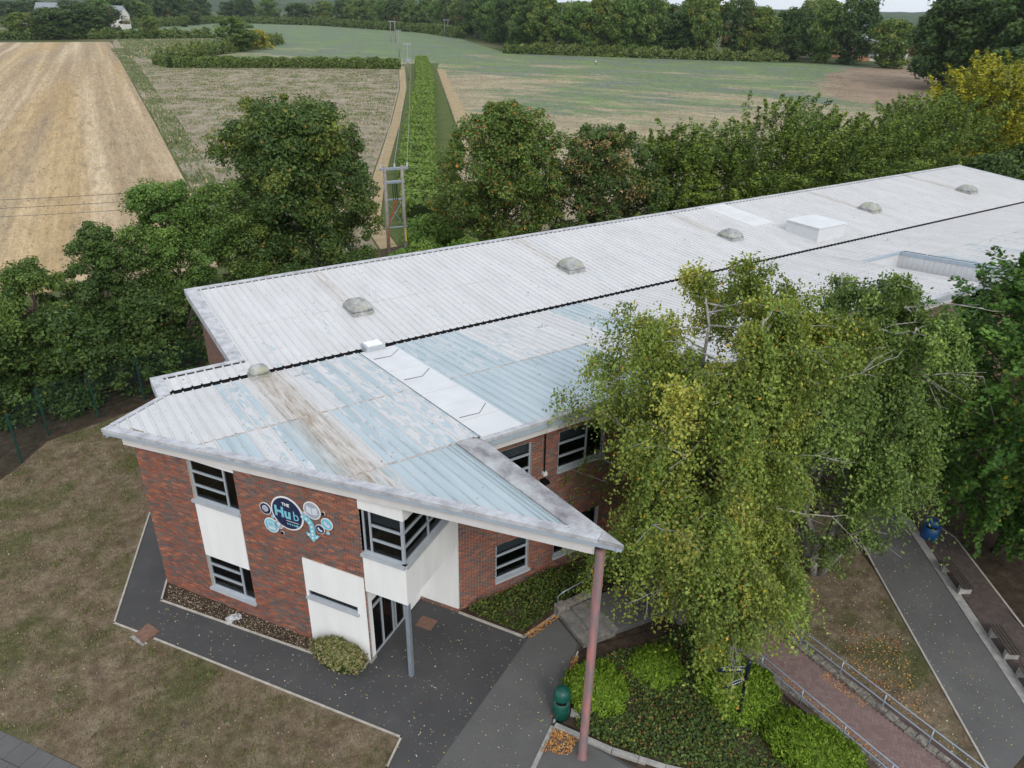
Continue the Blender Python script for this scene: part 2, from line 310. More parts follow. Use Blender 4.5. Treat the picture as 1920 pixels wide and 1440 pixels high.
def npmesh(name, V, F, mat, parent=None, tone=None, smooth=False):
    """big mesh from numpy: V (n,3), F (m,k) ; tone (n,3) point colours"""
    me = bpy.data.meshes.new(name); V = np.asarray(V, np.float32); F = np.asarray(F, np.int32); m_, k_ = F.shape
    me.vertices.add(len(V)); me.vertices.foreach_set('co', V.ravel())
    me.loops.add(m_ * k_); me.loops.foreach_set('vertex_index', F.ravel())
    me.polygons.add(m_); me.polygons.foreach_set('loop_start', np.arange(0, m_ * k_, k_, dtype=np.int32))
    me.update(calc_edges=True)
    if tone is not None:
        at = me.color_attributes.new('tone', 'FLOAT_COLOR', 'POINT'); c4 = np.ones((len(V), 4), np.float32); c4[:, :3] = tone; at.data.foreach_set('color', c4.ravel())
    me.polygons.foreach_set('use_smooth', np.full(m_, bool(smooth)))
    return link(name, me, mat, parent)
def flat(name, poly, z, mat, kind='structure', parent=None):
    o = MB().prism(poly, z - 0.25 if z > -0.2 else z - 0.1, z).build(name, mat, parent)
    if kind and not parent: tag(o, kind=kind)
    return o
def strip_poly(line, wdt):        # polygon strip along a polyline, wdt to the left side
    L = [Vector((x, y)) for x, y in line]; A = []; B = []
    for i, p in enumerate(L):
        d = (L[min(i + 1, len(L) - 1)] - L[max(i - 1, 0)]).normalized(); nn = Vector((-d.y, d.x)); A.append(tuple(p)); B.append(tuple(p + nn * wdt))
    return A, B
def kerb(name, line, wdt, zb, zt, mat='edging'):
    mb = MB()
    for p, q in zip(line[:-1], line[1:]):
        d = (Vector(q) - Vector(p)).normalized(); e = d * (wdt * 0.5); nn = Vector((-d.y, d.x)) * (wdt / 2); p2 = Vector(p) - e; q2 = Vector(q) + e
        mb.prism([tuple(p2 - nn), tuple(q2 - nn), tuple(q2 + nn), tuple(p2 + nn)], zb, zt)
    return tag(mb.build(name, mat), kind='structure')

# ---------------------------------------------------------------- ground and fields
flat('ground', [(-2900, -1400), (4100, -1400), (4100, 4500), (-2900, 4500)], -0.06, 'ground_far')
flat('school_grounds', [(-30, -6), (60, -6), (130, 38), (130, 58), (-30, 58)], -0.02, 'soil')
flat('lawn', [(-14, 12), (-3.9, 19.75), (-2.2, 17.4), (1.5, 12), (4.6, 12.0), (5.5, 13.7), (-0.68, 22.74), (1.42, 28.58), (2.6, 33), (5.2, 38.4), (2.4, 38.2), (-1.6, 37.0), (-3.0, 35.0), (-14, 24)], 0.0, 'lawn')
flat('stubble_field', [(-260, 60), (12.4, 60), (15.8, 89), (22, 145), (38.7, 301), (52.6, 425), (54, 445), (-200, 440), (-500, 430), (-500, 60)], 0.0, 'stubble')
flat('weedy_field', [(12.7, 58), (24.5, 58), (26.4, 66), (36.3, 86.5), (57.8, 127.8), (86, 183.6), (117, 250), (109, 262), (60, 305), (72, 330), (112, 480), (59, 465), (52.9, 425), (39, 301), (22.3, 145), (16.1, 89)], 0.0, 'weedy')
flat('field_margin', [(24.7, 58), (26.3, 58), (28.2, 66), (38.1, 86.5), (59.7, 127.8), (88.0, 183.6), (119.4, 250), (117.3, 250), (86.2, 183.6), (58, 127.8), (36.5, 86.5), (26.6, 66)], 0.004, 'dry_margin')
flat('hedge_verge', [(26.4, 58), (36, 58), (45.5, 83), (54, 95), (124, 236), (139, 262), (126, 262), (119.6, 250), (88.2, 183.6), (59.9, 127.8), (38.3, 86.5), (28.4, 66)], 0.0, 'rough_grass')
flat('crop_field', [(36.5, 56), (128, 56), (160, 98), (185, 100), (238, 130), (330, 190), (292, 198), (286, 219), (254, 249), (224, 283.5), (199, 310), (262, 466), (287, 560), (274, 753), (211, 853), (82, 633), (60, 470), (112.5, 480.5), (72.5, 330), (110, 263), (139.3, 262.5), (124.4, 236), (54.4, 95), (46, 83)], 0.0, 'crop')
# right-hand field margin of the hedge
flat('field_track', [(55, 95.6), (58, 95.6), (127, 236), (124.6, 236.5)], 0.012, 'dry_margin')
for nm, D0, h0, a0, a1, sd_ in (('hill', 2300, 37, -10, 80, 1), ('hill', 3400, 52, -15, 85, 5)):
    V = []; F = []; n = 160; rr = np.random.default_rng(sd_); ph = rr.uniform(0, 6, 6)
    for j, (dd, hh) in enumerate(((-500, -0.5), (-220, 0.62), (0, 1.0), (700, 0.9))):
        for i in range(n):
            a = R(a0 + (a1 - a0) * i / (n - 1)); t = i / n * 20
            h = h0 * (0.72 + 0.16 * math.sin(t * .5 + ph[0]) + 0.10 * math.sin(t * 1.3 + ph[1])) + (rr.uniform(-1.3, 1.3) if hh > 0 else 0)
            V.append((math.sin(a) * (D0 + dd), math.cos(a) * (D0 + dd), max(-1, hh * h)))
    for j in range(3):
        for i in range(n - 1): F.append((j * n + i, j * n + i + 1, (j + 1) * n + i + 1, (j + 1) * n + i))
    tag(obj(nm, V, F, 'hill_wood'), kind='structure')

# paths and beds
flat('tarmac_path', [(-0.68, 22.74), (5.51, 13.66), (4.76, 13.0), (1.6, 10.6), (6, 6.5), (10.6, 9.2), (9.45, 11.7), (11.67, 13.46), (11.95, 13.7), (12.05, 15.1), (10.57, 14.95), (9.32, 17.03), (9.2, 19.5), (8.2, 20.0), (5.95, 16.75), (5.5, 16.48), (0.85, 23.03), (1.26, 24.3), (3.2, 27.5), (6, 36), (4.6, 36), (1.42, 28.58)], 0.004, 'tarmac')
flat('old_tarmac', [(9.45, 11.7), (8.13, 10.88), (6.4, 9.2), (6.0, 6.6), (10.5, 9.15)], 0.008, 'tarmac_old')
flat('old_tarmac', [(5.7, 12.2), (8.0, 10.8), (9.3, 11.7), (11.6, 13.5), (11.9, 13.8), (12.0, 15.0), (10.8, 14.9)], 0.0075, 'tarmac_old')
flat('gravel_strip', [(0.9, 23.0), (5.5, 16.52), (5.95, 16.8), (1.3, 23.85), (1.3, 24.1)], 0.02, 'soil')
flat('planting_bed', [(9.36, 17.0), (10.57, 15.0), (11.9, 15.25), (12.1, 15.25), (20, 15.6), (20, 17.1), (9.4, 17.1)], 0.05, 'soil')
flat('planting_bed', [(9.6, 11.75), (11.72, 13.42), (12.3, 13.4), (15.7, 12.6), (15.85, 4.5), (11.0, 8.9)], 0.05, 'soil')
flat('shaded_bank', [(18.35, 3.6), (23.6, 10.8), (25.2, 14), (18.35, 14)], 0.02, 'lawn')
flat('footpath', [(18.5, 3.7), (21.3, 3.85), (26.3, 10.6), (28.2, 13.2), (25.5, 13.2), (23.71, 10.83)], 0.03, 'tarmac_old')
flat('path_shoulder', [(21.32, 3.85), (21.75, 3.85), (26.75, 10.6), (29.0, 13.2), (28.25, 13.2), (26.35, 10.6)], 0.034, 'concrete')
kerb('path_edging', [(1.42, 28.58), (-0.68, 22.74), (-0.11, 21.93)], 0.06, -0.1, 0.03)
kerb('path_edging', [(0.33, 21.28), (5.51, 13.66), (4.76, 13.0), (1.6, 10.6)], 0.06, -0.1, 0.03)
kerb('path_edging', [(1.25, 24.1), (0.85, 23.03), (5.5, 16.48), (5.88, 16.75)], 0.06, -0.1, 0.045)
kerb('path_edging', [(9.32, 17.03), (10.57, 14.95), (12.0, 15.2)], 0.06, -0.1, 0.07)
kerb('path_edging', [(9.5, 11.75), (11.67, 13.46)], 0.06, -0.1, 0.07)
kerb('path_edging', [(18.45, 3.7), (23.71, 10.83), (25.5, 13.2)], 0.06, -0.1, 0.06)
kerb('path_edging', [(24.3, 4.9), (25.23, 6.22), (28.06, 10.18), (28.3, 11.4)], 0.07, -0.1, 0.07)

def stones(parent, name, line, step, wdt, h, mat, jit=0.0, z0=-0.1):   # kerb stones one by one
    P = [Vector(p) for p in line]; tot = 0
    for p, q in zip(P[:-1], P[1:]):
        L = (q - p).length; d = (q - p) / L; nn = Vector((-d.y, d.x)); n = max(1, round(L / step)); g = 0.006
        for i in range(n):
            a = p + d * (L * i / n + g); b = p + d * (L * (i + 1) / n - g); wv = wdt * (1 + random.uniform(-jit, jit)); hv = h * (1 + random.uniform(-jit, jit)); o = nn * random.uniform(-jit, jit) * wdt * .3
            c = 0.012
            mb = MB(); lo = [a - nn * wv / 2 + o, b - nn * wv / 2 + o, b + nn * wv / 2 + o, a + nn * wv / 2 + o]
            hi = [a + d * c - nn * (wv / 2 - c) + o, b - d * c - nn * (wv / 2 - c) + o, b - d * c + nn * (wv / 2 - c) + o, a + d * c + nn * (wv / 2 - c) + o]
            dz = [hv * random.uniform(-jit, jit) * .5 for _ in range(4)]
            V = [(x.x, x.y, z0) for x in lo] + [(x.x, x.y, hv - c) for x in lo] + [(x.x, x.y, hv + e) for x, e in zip(hi, dz)]
            mb.add(V, [(0, 1, 5, 4), (1, 2, 6, 5), (2, 3, 7, 6), (3, 0, 4, 7), (4, 5, 9, 8), (5, 6, 10, 9), (6, 7, 11, 10), (7, 4, 8, 11), (8, 9, 10, 11)]); mb.build(name, mat, parent)
ks = tag(empty('kerb', (9.45, 11.6, 0)), kind='structure')
ks.location = (0, 0, 0)
stones(ks, 'kerb_stone', [(9.42, 11.62), (10.3, 10.1), (11.2, 8.9), (12.6, 7.4)], 0.9, 0.16, 0.11, 'concrete')
stones(ks, 'kerb_stone', [(9.38, 11.66), (8.1, 10.83), (6.3, 9.2)], 0.9, 0.13, 0.035, 'concrete')
stones(ks, 'kerb_stone', [(9.78, 10.88), (9.42, 10.35)], 0.7, 0.07, 0.03, 'concrete')
# paving slabs, bottom left
ps = tag(empty('paved_corner'), kind='structure')
d = Vector((1.75, -2.48)).normalized(); nn = Vector((-d.y, d.x)) * -1
for i in range(8):
    for j in range(5):
        a = Vector((-4.9, 21.18)) + d * (i * 0.62 + (0.31 if j % 2 else 0)) + nn * (j * 0.62); b = a + d * 0.605; e = nn * 0.605; z = random.uniform(0.0, 0.008)
        MB().prism([tuple(a), tuple(a + e), tuple(b + e), tuple(b)], -0.1, 0.015 + z).build('slab', 'tarmac_old', ps)

# ---------------------------------------------------------------- block paving
def tone_mesh(name, V, F, tone, mat, parent=None): return npmesh(name, V, F, mat, parent, tone)
def box_faces(n):
    f = np.array([[4, 5, 6, 7], [0, 1, 5, 4], [1, 2, 6, 5], [2, 3, 7, 6], [3, 0, 4, 7]]); return (f[None] + 8 * np.arange(n)[:, None, None]).reshape(-1, 4)
def pavers(root, name, inside, bounds, ang, z, cols, near, maxn=300):
    ca, sa = math.cos(ang), math.sin(ang); x0, y0, x1, y1 = bounds; L, W_ = 0.2, 0.1; items = []
    cx, cy = (x0 + x1) / 2, (y0 + y1) / 2; ext = int(math.hypot(x1 - x0, y1 - y0) / 2 / W_) + 4
    for i in range(-ext, ext):
        for j in range(-ext, ext):
            r = (i - j) % 4       # herringbone: two bricks per 2x2 step
            if r == 0: bx = (i * W_, j * W_, (i + 2) * W_, (j + 1) * W_)
            elif r == 2 + 1: bx = (i * W_, j * W_, (i + 1) * W_, (j + 2) * W_)
            else: continue
            mx, my = (bx[0] + bx[2]) / 2, (bx[1] + bx[3]) / 2; wx, wy = cx + mx * ca - my * sa, cy + mx * sa + my * ca
            if inside(wx, wy): items.append((bx, wx, wy))
    items.sort(key=lambda t: math.hypot(t[1] - near[0], t[2] - near[1]))
    shared = {}
    for bx, wx, wy in items[:maxn]:
        hor = (bx[2] - bx[0]) > 0.15; ci = random.randrange(len(cols)); key = (hor, ci)
        if key not in shared:
            a, b = ((L, W_) if hor else (W_, L)); a = a / 2 - .0022; b = b / 2 - .0022
            V = [(-a, -b, -.06), (a, -b, -.06), (a, b, -.06), (-a, b, -.06), (-a, -b, 0), (a, -b, 0), (a, b, 0), (-a, b, 0)]
            o = tone_mesh(name, V, box_faces(1), np.tile(cols[ci], (8, 1)), 'paver', root); shared[key] = o.data
        else: o = link(name, shared[key], None, root)
        o.location = (wx, wy, z + random.uniform(-.002, .002)); o.rotation_euler = (0, 0, ang)
    rest = items[maxn:]
    if rest:
        Vs = []; T = []
        for bx, wx, wy in rest:
            a, b = (bx[2] - bx[0]) / 2 - .0022, (bx[3] - bx[1]) / 2 - .0022; zz = z + random.uniform(-.002, .002)
            for dz in (-.06, 0):
                for sx, sy in ((-1, -1), (1, -1), (1, 1), (-1, 1)): Vs.append((wx + sx * a * ca - sy * b * sa, wy + sx * a * sa + sy * b * ca, zz + dz))
            T += [random.choice(cols)] * 8
        tag(tone_mesh(name, np.array(Vs), box_faces(len(rest)), np.array(T), 'paver', root), kind='stuff')
ramp = flat('ramp', [(16.0, 3.4), (18.3, 3.4), (18.3, 12.2), (16.0, 12.2)], 0.068, 'paver_joint')
RC = [(0.205, 0.140, 0.130), (0.22, 0.152, 0.14), (0.19, 0.13, 0.12), (0.225, 0.16, 0.148)]
pavers(ramp, 'paver', lambda x, y: 16.42 < x < 17.82 and 3.5 < y < 12.1, (16, 3.4, 18.3, 12.2), R(45), 0.075, RC, (17.0, 6.5))
stones(ramp, 'edge_stone', [(17.98, 3.5), (18.0, 12.1)], 0.32, 0.24, 0.15, 'stone', 0.3)
stones(ramp, 'edge_stone', [(16.26, 3.5), (16.2, 12.1)], 0.38, 0.20, 0.12, 'stone', 0.3)
bp = flat('block_paving', [(21.77, 3.85), (24.1, 4.6), (25.2, 6.2), (28.02, 10.15), (28.3, 13.2), (29.1, 13.2), (26.77, 10.6)], 0.053, 'paver_joint')
def in_bp(x, y):
    t = (y - 3.85); xl = 21.85 + t * (5.0 / 6.75); xr = 24.15 + (y - 4.7) * 0.707
    return xl + .1 < x < xr - .08 and 4.2 < y < 13
BC = [(0.10, 0.078, 0.070), (0.115, 0.09, 0.08), (0.088, 0.07, 0.063)]
pavers(bp, 'paver', in_bp, (21.8, 3.8, 29, 13.2), R(8), 0.06, BC, (24.5, 7.0))

# ---------------------------------------------------------------- building
B = empty('brick_building', (0, 0, 0)); tag(B, 'two-storey red brick school building with long white metal butterfly roof', 'building')
zF = lambda x, y: 6.065 + 0.0968 * (26.32 - y)
zK = lambda x, y: 6.065 + 0.0697 * (y - 26.32)
LC = Vector((1.22, 23.88)); T_ = Vector((0.543, -0.8397)); N_ = Vector((0.8397, 0.543))
def FP(s, n, z): p = LC + T_ * s + N_ * n; return (p.x, p.y, z)
frF = lambda s, n, z: FP(s, n, z)                      # front wall frame: s along, n inward
frS = lambda a, d, z: FP(10.1 - d, a, z)               # bay side face: a along (inward), d into the building
frD = lambda a, d, z: FP(8.62 - d, a, z)               # door wall
frR = lambda a, d, z: (9.35 + a, 17.13 + d, z)         # courtyard wall

def wall_grid(name, fr, s0, s1, z0, ztop, holes, mat, parent, depth=0.0, reveal=0.10):
    ss = sorted({s0, s1, *[h[0] for h in holes], *[h[1] for h in holes]}); ss = [x for x in ss if s0 <= x <= s1]
    zs = sorted({z0, *[h[2] for h in holes], *[h[3] for h in holes]}); mb = MB()
    for a, b in zip(ss[:-1], ss[1:]):
        for i, c in enumerate(zs):
            top = zs[i + 1] if i + 1 < len(zs) else None; mx = (a + b) / 2
            if top is None: za, zb = ztop(a), ztop(b)
            else: za = zb = top
            mz = (c + min(za, zb)) / 2
            if any(h[0] < mx < h[1] and h[2] < mz < h[3] for h in holes): continue
            mb.add([fr(a, depth, c), fr(b, depth, c), fr(b, depth, zb), fr(a, depth, za)], [(0, 1, 2, 3)])
    for h in holes:
        a, b, c, d_ = h[:4]
        for p, q in (((a, c), (b, c)), ((b, c), (b, d_)), ((b, d_), (a, d_)), ((a, d_), (a, c))):
            mb.add([fr(p[0], depth, p[1]), fr(q[0], depth, q[1]), fr(q[0], depth + reveal, q[1]), fr(p[0], depth + reveal, p[1])], [(0, 1, 2, 3)])
    return mb.build(name, mat, parent)

BT = np.array([(0.30, 0.105, 0.062), (0.24, 0.088, 0.058), (0.20, 0.088, 0.066), (0.36, 0.145, 0.082), (0.16, 0.085, 0.07), (0.135, 0.108, 0.10), (0.10, 0.086, 0.085), (0.17, 0.115, 0.095)]) * 1.12; BT = BT * .85 + .15 * BT.mean(0)
BW = np.array([.15, .16, .15, .07, .13, .13, .10, .11])
def bricks(root, fr, s0, s1, ztop, holes, near_s, near_z, maxn=300):
    items = []; ncr = int(max(ztop(s0), ztop(s1)) / 0.075) + 1
    for c in range(ncr):
        z = c * 0.075 + 0.005; s = s0 - (0.1125 if c % 2 else 0)
        while s < s1:
            a, b = max(s, s0), min(s + 0.211, s1); s += 0.225
            if b - a < 0.02: continue
            segs = [(a, b)]
            for h in holes:
                if h[2] < z + 0.0325 < h[3]:
                    ns = []
                    for p, q in segs:
                        if q <= h[0] or p >= h[1]: ns.append((p, q)); continue
                        if p < h[0]: ns.append((p, h[0]))
                        if q > h[1]: ns.append((h[1], q))
                    segs = ns
            for p, q in segs:
                if q - p > 0.02 and z + .065 < ztop((p + q) / 2): items.append((p, q, z))
    items.sort(key=lambda t: (abs(t[1] - t[0] - .211) > .002, math.hypot((t[0] + t[1]) / 2 - near_s, t[2] - near_z)))
    def bv(p, q, z): return [fr(x, y, zz) for y, zz0 in ((0.0, 0),) for zz in (z,) for x in ()]
    V = []; T = []; shared = {}
    o_ = Vector(fr(0, 0, 0)); ex = Vector(fr(1, 0, 0)) - o_; ang = math.atan2(ex.y, ex.x)
    dn = (Vector(fr(0, 1, 0)) - o_); flip = ex.cross(dn).z < 0
    def corners(a, b, z0, z1, d0, d1, f):
        # outer face at d0 (negative = proud), back at d1
        return [f(a, d1, z0), f(b, d1, z0), f(b, d1, z1), f(a, d1, z1), f(a, d0, z0), f(b, d0, z0), f(b, d0, z1), f(a, d0, z1)]
    for i, (p, q, z) in enumerate(items):
        bl = math.sin(p * 1.9 + z * 1.3) + math.sin(p * .9 - z * 2.3 + 1.0) + math.sin(z * 5.1 + p * .4); wv = BW * np.array([1 + .18 * bl] * 4 + [1.0] + [1 - .18 * bl] * 3).clip(.25); ci = rng.choice(8, p=wv / wv.sum())
        if i < maxn:
            key = ci
            if key not in shared:
                h = 0.1055; f = (lambda a, d, zz: (a, d if not flip else -d, zz)); VV = corners(-h, h, -.0305, .0305, -.012, 0.0, f)
                o = npmesh('brick', VV, box_faces(1), 'brick', root, np.tile(BT[ci], (8, 1))); shared[key] = o.data
            else: o = link('brick', shared[key], None, root)
            o.location = fr((p + q) / 2, 0, z + .0325); o.rotation_euler = (0, 0, ang)
        else:
            jz = rng.uniform(-.0015, .0015); V += corners(p, q, z + .002, z + .063, -.012 + jz, 0.0, fr); T += [BT[ci] * rng.uniform(.85, 1.15)] * 8
    tag(npmesh('brick', np.array(V), box_faces(len(V) // 8), 'brick', root, np.array(T)), kind='stuff')

ztF = lambda s: zF(*FP(s, 0, 0)[:2]) - 0.5
ztR = lambda a: zF(0, 17.13) - 0.5
HF = [(2.22, 4.12, 0.62, 6.4), (6.37, 8.62, 0.0, 3.42)]
fw = wall_grid('front_wall', frF, 0, 8.66, 0, ztF, HF, 'mortar', B); bricks(fw, frF, 0, 8.66, ztF, HF, 6.0, 4.6)
HR = [(1.47, 2.85, .6, 2.2), (3.93, 5.95, .6, 2.2), (1.47, 2.85, 4.36, 5.93), (3.93, 5.95, 4.36, 5.93), (7.4, 9.4, .6, 2.2), (7.4, 9.4, 4.36, 5.93)]
rw = wall_grid('courtyard_wall', frR, 0, 10.6, 0, ztR, HR, 'mortar', B); bricks(rw, frR, 0, 10.6, ztR, HR, 1.2, 1.6)
# plain brick walls: rest of the courtyard side, left side, gables, rear
mb = MB(); mb.box((19.95, 17.13, 0), (38, 17.4, 6.4)); mb.box((41.9, 17.13, 0), (70.4, 17.4, 6.4)); mb.build('side_wall', 'brick_far', B)
LW = [(1.22, 23.88), (3.0, 26.6), (3.0, 27.4), (5.75, 27.4), (5.75, 35.1), (70.4, 35.1), (70.4, 17.4)]
mb = MB()
for p, q in zip(LW[:-1], LW[1:]):
    zt = lambda x, y: (zK(x, y) if y > 26.32 else zF(x, y)) - 0.45
    mb.add([(*p, 0), (*q, 0), (*q, zt(*q)), (*p, zt(*p))], [(3, 2, 1, 0)])
mb.build('rear_wall', 'brick_far', B)
# render panels (proud of the brick by 20 mm)
def panel(name, fr, a, b, c, d_, mat='render_white', dep=-0.02, back=0.06, parent=B): return MB().box((a, dep, c), (b, back, d_), fr).build(name, mat, parent)
panel('render_panel', frF, 2.24, 4.10, 2.08, 4.22)
def slope_panel(name, fr, a, b, c, dep, back, mat='render_white'):
    f = lambda x, y: zF(x, y) - 0.3
    V = []
    for dd in (dep, back):
        for s in (a, b): V.append(fr(s, dd, c)); V.append(fr(s, dd, f(*fr(s, dd, 0)[:2])))
    MB().add(V, [(0, 2, 3, 1), (4, 5, 7, 6), (0, 4, 6, 2), (1, 3, 7, 5), (0, 1, 5, 4), (2, 6, 7, 3)]).build(name, mat, B)
slope_panel('render_panel', frF, 2.2, 4.14, 5.86, -0.03, 0.08)
# low render block with slit window
for a, b, c, d_ in ((6.37, 6.45, 0.12, 3.40), (8.30, 8.62, 0.12, 3.40), (6.45, 8.30, 0.12, 1.93), (6.45, 8.30, 2.18, 3.40)): panel('render_panel', frF, a, b, c, d_, back=0.25)
panel('plinth', frF, 6.37, 8.66, 0, 0.12, 'concrete', -0.05, 0.25)
# porch: door wall, back wall, bay
panel('render_panel', frD, 0.25, 0.27, 0.12, 2.97, dep=-0.004, back=0.2)
panel('render_panel', frD, 2.1, 3.16, 0.1, 2.97, dep=0.0, back=0.2)
panel('render_panel', frD, 0.27, 2.1, 2.32, 2.97, dep=0.0, back=0.2)
MB().box((8.62, 3.10, 0.16), (10.1, 3.3, 4.35), frF).build('porch_back_wall', 'render_white', B)
MB().box((8.62, 3.08, 0), (10.1, 3.3, 0.158), frF).build('plinth', 'brick_far', B)
MB().box((8.664, -0.02, 2.97), (10.12, 3.14, 3.12), frF).build('bay_floor', 'render_white', B)
panel('bay_apron', frF, 8.664, 10.12, 3.122, 4.33, dep=-0.02, back=0.15)
panel('bay_apron', frS, 0.152, 3.10, 3.122, 4.33, dep=-0.02, back=0.15)
slope_panel('bay_header', frF, 8.64, 10.12, 5.98, -0.02, 0.15)
slope_panel('bay_header', frS, 0.152, 2.76, 5.95, -0.02, 0.13)
slope_panel('bay_header', frS, 2.762, 3.16, 4.332, -0.02, 0.13)
# square column under the bay, red pole under the roof tip
MB().box((9.97, 0.03, 0), (10.10, 0.16, 2.97), frF).build('column', 'galvanised', B)
mb = MB(); mb.lathe([(0.155, 0), (0.155, 0.02), (0.118, 0.022), (0.118, 7.25)], 9.50, 10.43, 20); mb.build('canopy_pole', 'pole_red', B, True)

# windows
def window(fr, a, b, c, d_, vbars, hbars, blind=None, mat='frame_grey', dep=0.06, sill=True, deep=1.3, bar=0.055, room=True):
    wd = MB()
    wd.box((a, dep, c), (b, dep + .07, c + bar), fr).box((a, dep, d_ - bar), (b, dep + .07, d_), fr)
    wd.box((a, dep, c + bar), (a + bar, dep + .07, d_ - bar), fr).box((b - bar, dep, c + bar), (b, dep + .07, d_ - bar), fr); W = wd.build('window', mat, B)
    for x in vbars: MB().box((x - bar / 2, dep - .004, c + bar), (x + bar / 2, dep + .066, d_ - bar), fr).build('mullion', mat, W)
    for x0, x1, z in hbars: MB().box((x0 + bar, dep - .01, z - bar * .6), (x1 - bar, dep + .06, z + bar * .6), fr).build('transom', mat, W)
    xs = [a] + list(vbars) + [b]
    for x0, x1 in zip(xs[:-1], xs[1:]):
        zs = [c] + [z for (p, q, z) in hbars if p <= (x0 + x1) / 2 <= q] + [d_]
        for z0, z1 in zip(zs[:-1], zs[1:]): MB().add([fr(x0 + .02, dep + .035, z0 + .02), fr(x1 - .02, dep + .035, z0 + .02), fr(x1 - .02, dep + .035, z1 - .02), fr(x0 + .02, dep + .035, z1 - .02)], [(0, 1, 2, 3)]).build('pane', 'glass', W)
    e = 0.0
    if room: rm = MB(); x0, x1, y0, y1, z0, z1 = a, b, dep + .075, dep + deep, c, d_
    if room:
        V = [fr(x, y, z) for z in (z0, z1) for (x, y) in ((x0, y0), (x1, y0), (x1, y1), (x0, y1))]
        rm.add(V, [(0, 1, 2, 3), (4, 7, 6, 5), (1, 2, 6, 5), (2, 3, 7, 6), (3, 0, 4, 7)]); rm.build('room', 'room_dark', W)
    if blind: MB().box((a + .03, dep + .11, blind), (b - .03, dep + .12, d_ - .02), fr).build('blind', 'blind_grey', W)
    if sill: MB().box((a - .06, -0.09, c - .10), (b + .06, dep + .05, c - .005), fr).build('sill', 'sill_grey', W)
    return W
window(frF, 2.24, 4.10, 4.34, 5.86, [3.62], [(2.24, 3.62, 4.86), (2.24, 3.62, 5.38)])
window(frF, 2.24, 4.10, 0.70, 2.08, [3.62], [(2.24, 3.62, 1.18), (2.24, 3.62, 1.66)])
window(frF, 6.45, 8.30, 1.945, 2.18, [], [], bar=0.02, dep=0.015)
window(frF, 8.70, 10.06, 4.42, 5.98, [8.95], [(8.95, 10.06, 4.95), (8.95, 10.06, 5.45)], blind=5.5, room=False)
window(frS, 0.05, 2.74, 4.42, 5.95, [1.45], [(0.05, 1.45, 4.95), (0.05, 1.45, 5.45), (1.45, 2.74, 4.95), (1.45, 2.74, 5.45)], room=False)
V = [FP(a, b, z) for z in (4.345, 6.0) for a, b in ((8.68, .16), (9.96, .16), (9.96, 2.9), (8.68, 2.9))]
MB().add(V, [(0, 1, 2, 3), (4, 7, 6, 5), (2, 3, 7, 6), (3, 0, 4, 7)]).build('bay_room', 'room_grey', B)
window(frD, 0.27, 2.1, 0.02, 2.32, [0.82, 1.42, 1.56], [(0.27, 0.82, 1.98), (0.82, 1.42, 1.98)], mat='frame_grey', sill=False, dep=0.03, deep=0.8)
for h in HR:
    c = h[2] + .06; wd = h[1] - h[0]
    vb = [] if wd < 1.6 else [h[0] + 1.25]
    x1 = vb[0] if vb else h[1]
    hb = [(h[0], x1, c + .48), (h[0], x1, c + 1.0)]
    window(frR, h[0] + .02, h[1] - .02, c, h[3] - .01, vb, hb, blind=c + 1.04, mat='frame_dark' if False else 'frame_grey')
# small fittings on the courtyard wall and the gable
MB().tube([frR(3.33, -.05, 6.3), frR(3.35, -.05, 4.6)], 0.03).build('drain_pipe', 'black', B)
MB().box((3.28, -.14, 4.47), (3.42, -.0121, 4.6), frR).build('junction_box', 'white_paint', B)
MB().box((3.2, -.3, 4.22), (3.42, -.0121, 4.32), frR).build('wall_camera', 'black', B)
for v, z in ((30.0, 4.9), (28.9, 4.5)):
    MB().box((5.52, v - .09, z), (5.749, v + .09, z + .32)).build('gable_lamp', 'white_paint', B)
    MB().tube([(5.70, v + .1, z + .3), (5.70, v + .25, z + .9)], 0.03).build('conduit', 'black', B)
mb = MB(); mb.box((2.30, 26.45, 5.35), (2.62, 26.9, 5.62)); mb.build('rain_hopper', 'fascia_white', B)
mb = MB(); mb.box((2.38, 26.52, 5.625), (2.56, 26.82, 5.63)); mb.build('hopper_mouth', 'black', B)

# roof: structural slab (white fascia and soffit), edge faces, trims, sheets
E0, E1 = Vector((0.43, 24.45)), Vector((9.66, 9.84)); ed = (E1 - E0).normalized(); en = Vector((-ed.y, ed.x))     # en points inward (to the right of travel)
if en.x < 0: en = -en
def front_v(u, off=0.0):   # v of the front edge (offset inward) at u
    p = E0 + en * off; return p.y + (u - p.x) * ed.y / ed.x
def slab_z(dz): return lambda x, y: zF(x, y) - dz
def inset(off):            # outline of the front roof, inset from the drip edge
    left = lambda u: 24.45 + .879 * (u - .43)
    a = E0 + en * off; vl = 24.45; x0 = 0.43 + off * 1.25
    pts = [(x0, front_v(x0, off)), (9.66 - off * .62, front_v(9.66 - off * .62, off)), (9.88 - off, 16.36 + off), (38.1, 16.36 + off)]
    return pts
i0, i2 = inset(0.0), inset(0.22)
sl = MB(); sl.prism([(0.93, 24.15), (9.45, front_v(9.45, .22)), (9.68, 16.6), (38.1, 16.6), (38.1, 26.05), (2.7, 26.05)], slab_z(.56), slab_z(.12)); sl.build('roof_slab', 'fascia_white', B)
sl = MB(); sl.prism([(41.78, 16.6), (70.6, 16.6), (70.6, 26.05), (41.78, 26.05)], slab_z(.56), slab_z(.12)); sl.build('roof_slab', 'fascia_white', B)
sl = MB(); sl.prism([(2.62, 26.62), (5.5, 26.62), (5.5, 27.55), (2.62, 27.55)], lambda x, y: zK(x, y) - .5, lambda x, y: zK(x, y) - .1); sl.build('roof_slab', 'fascia_white', B)
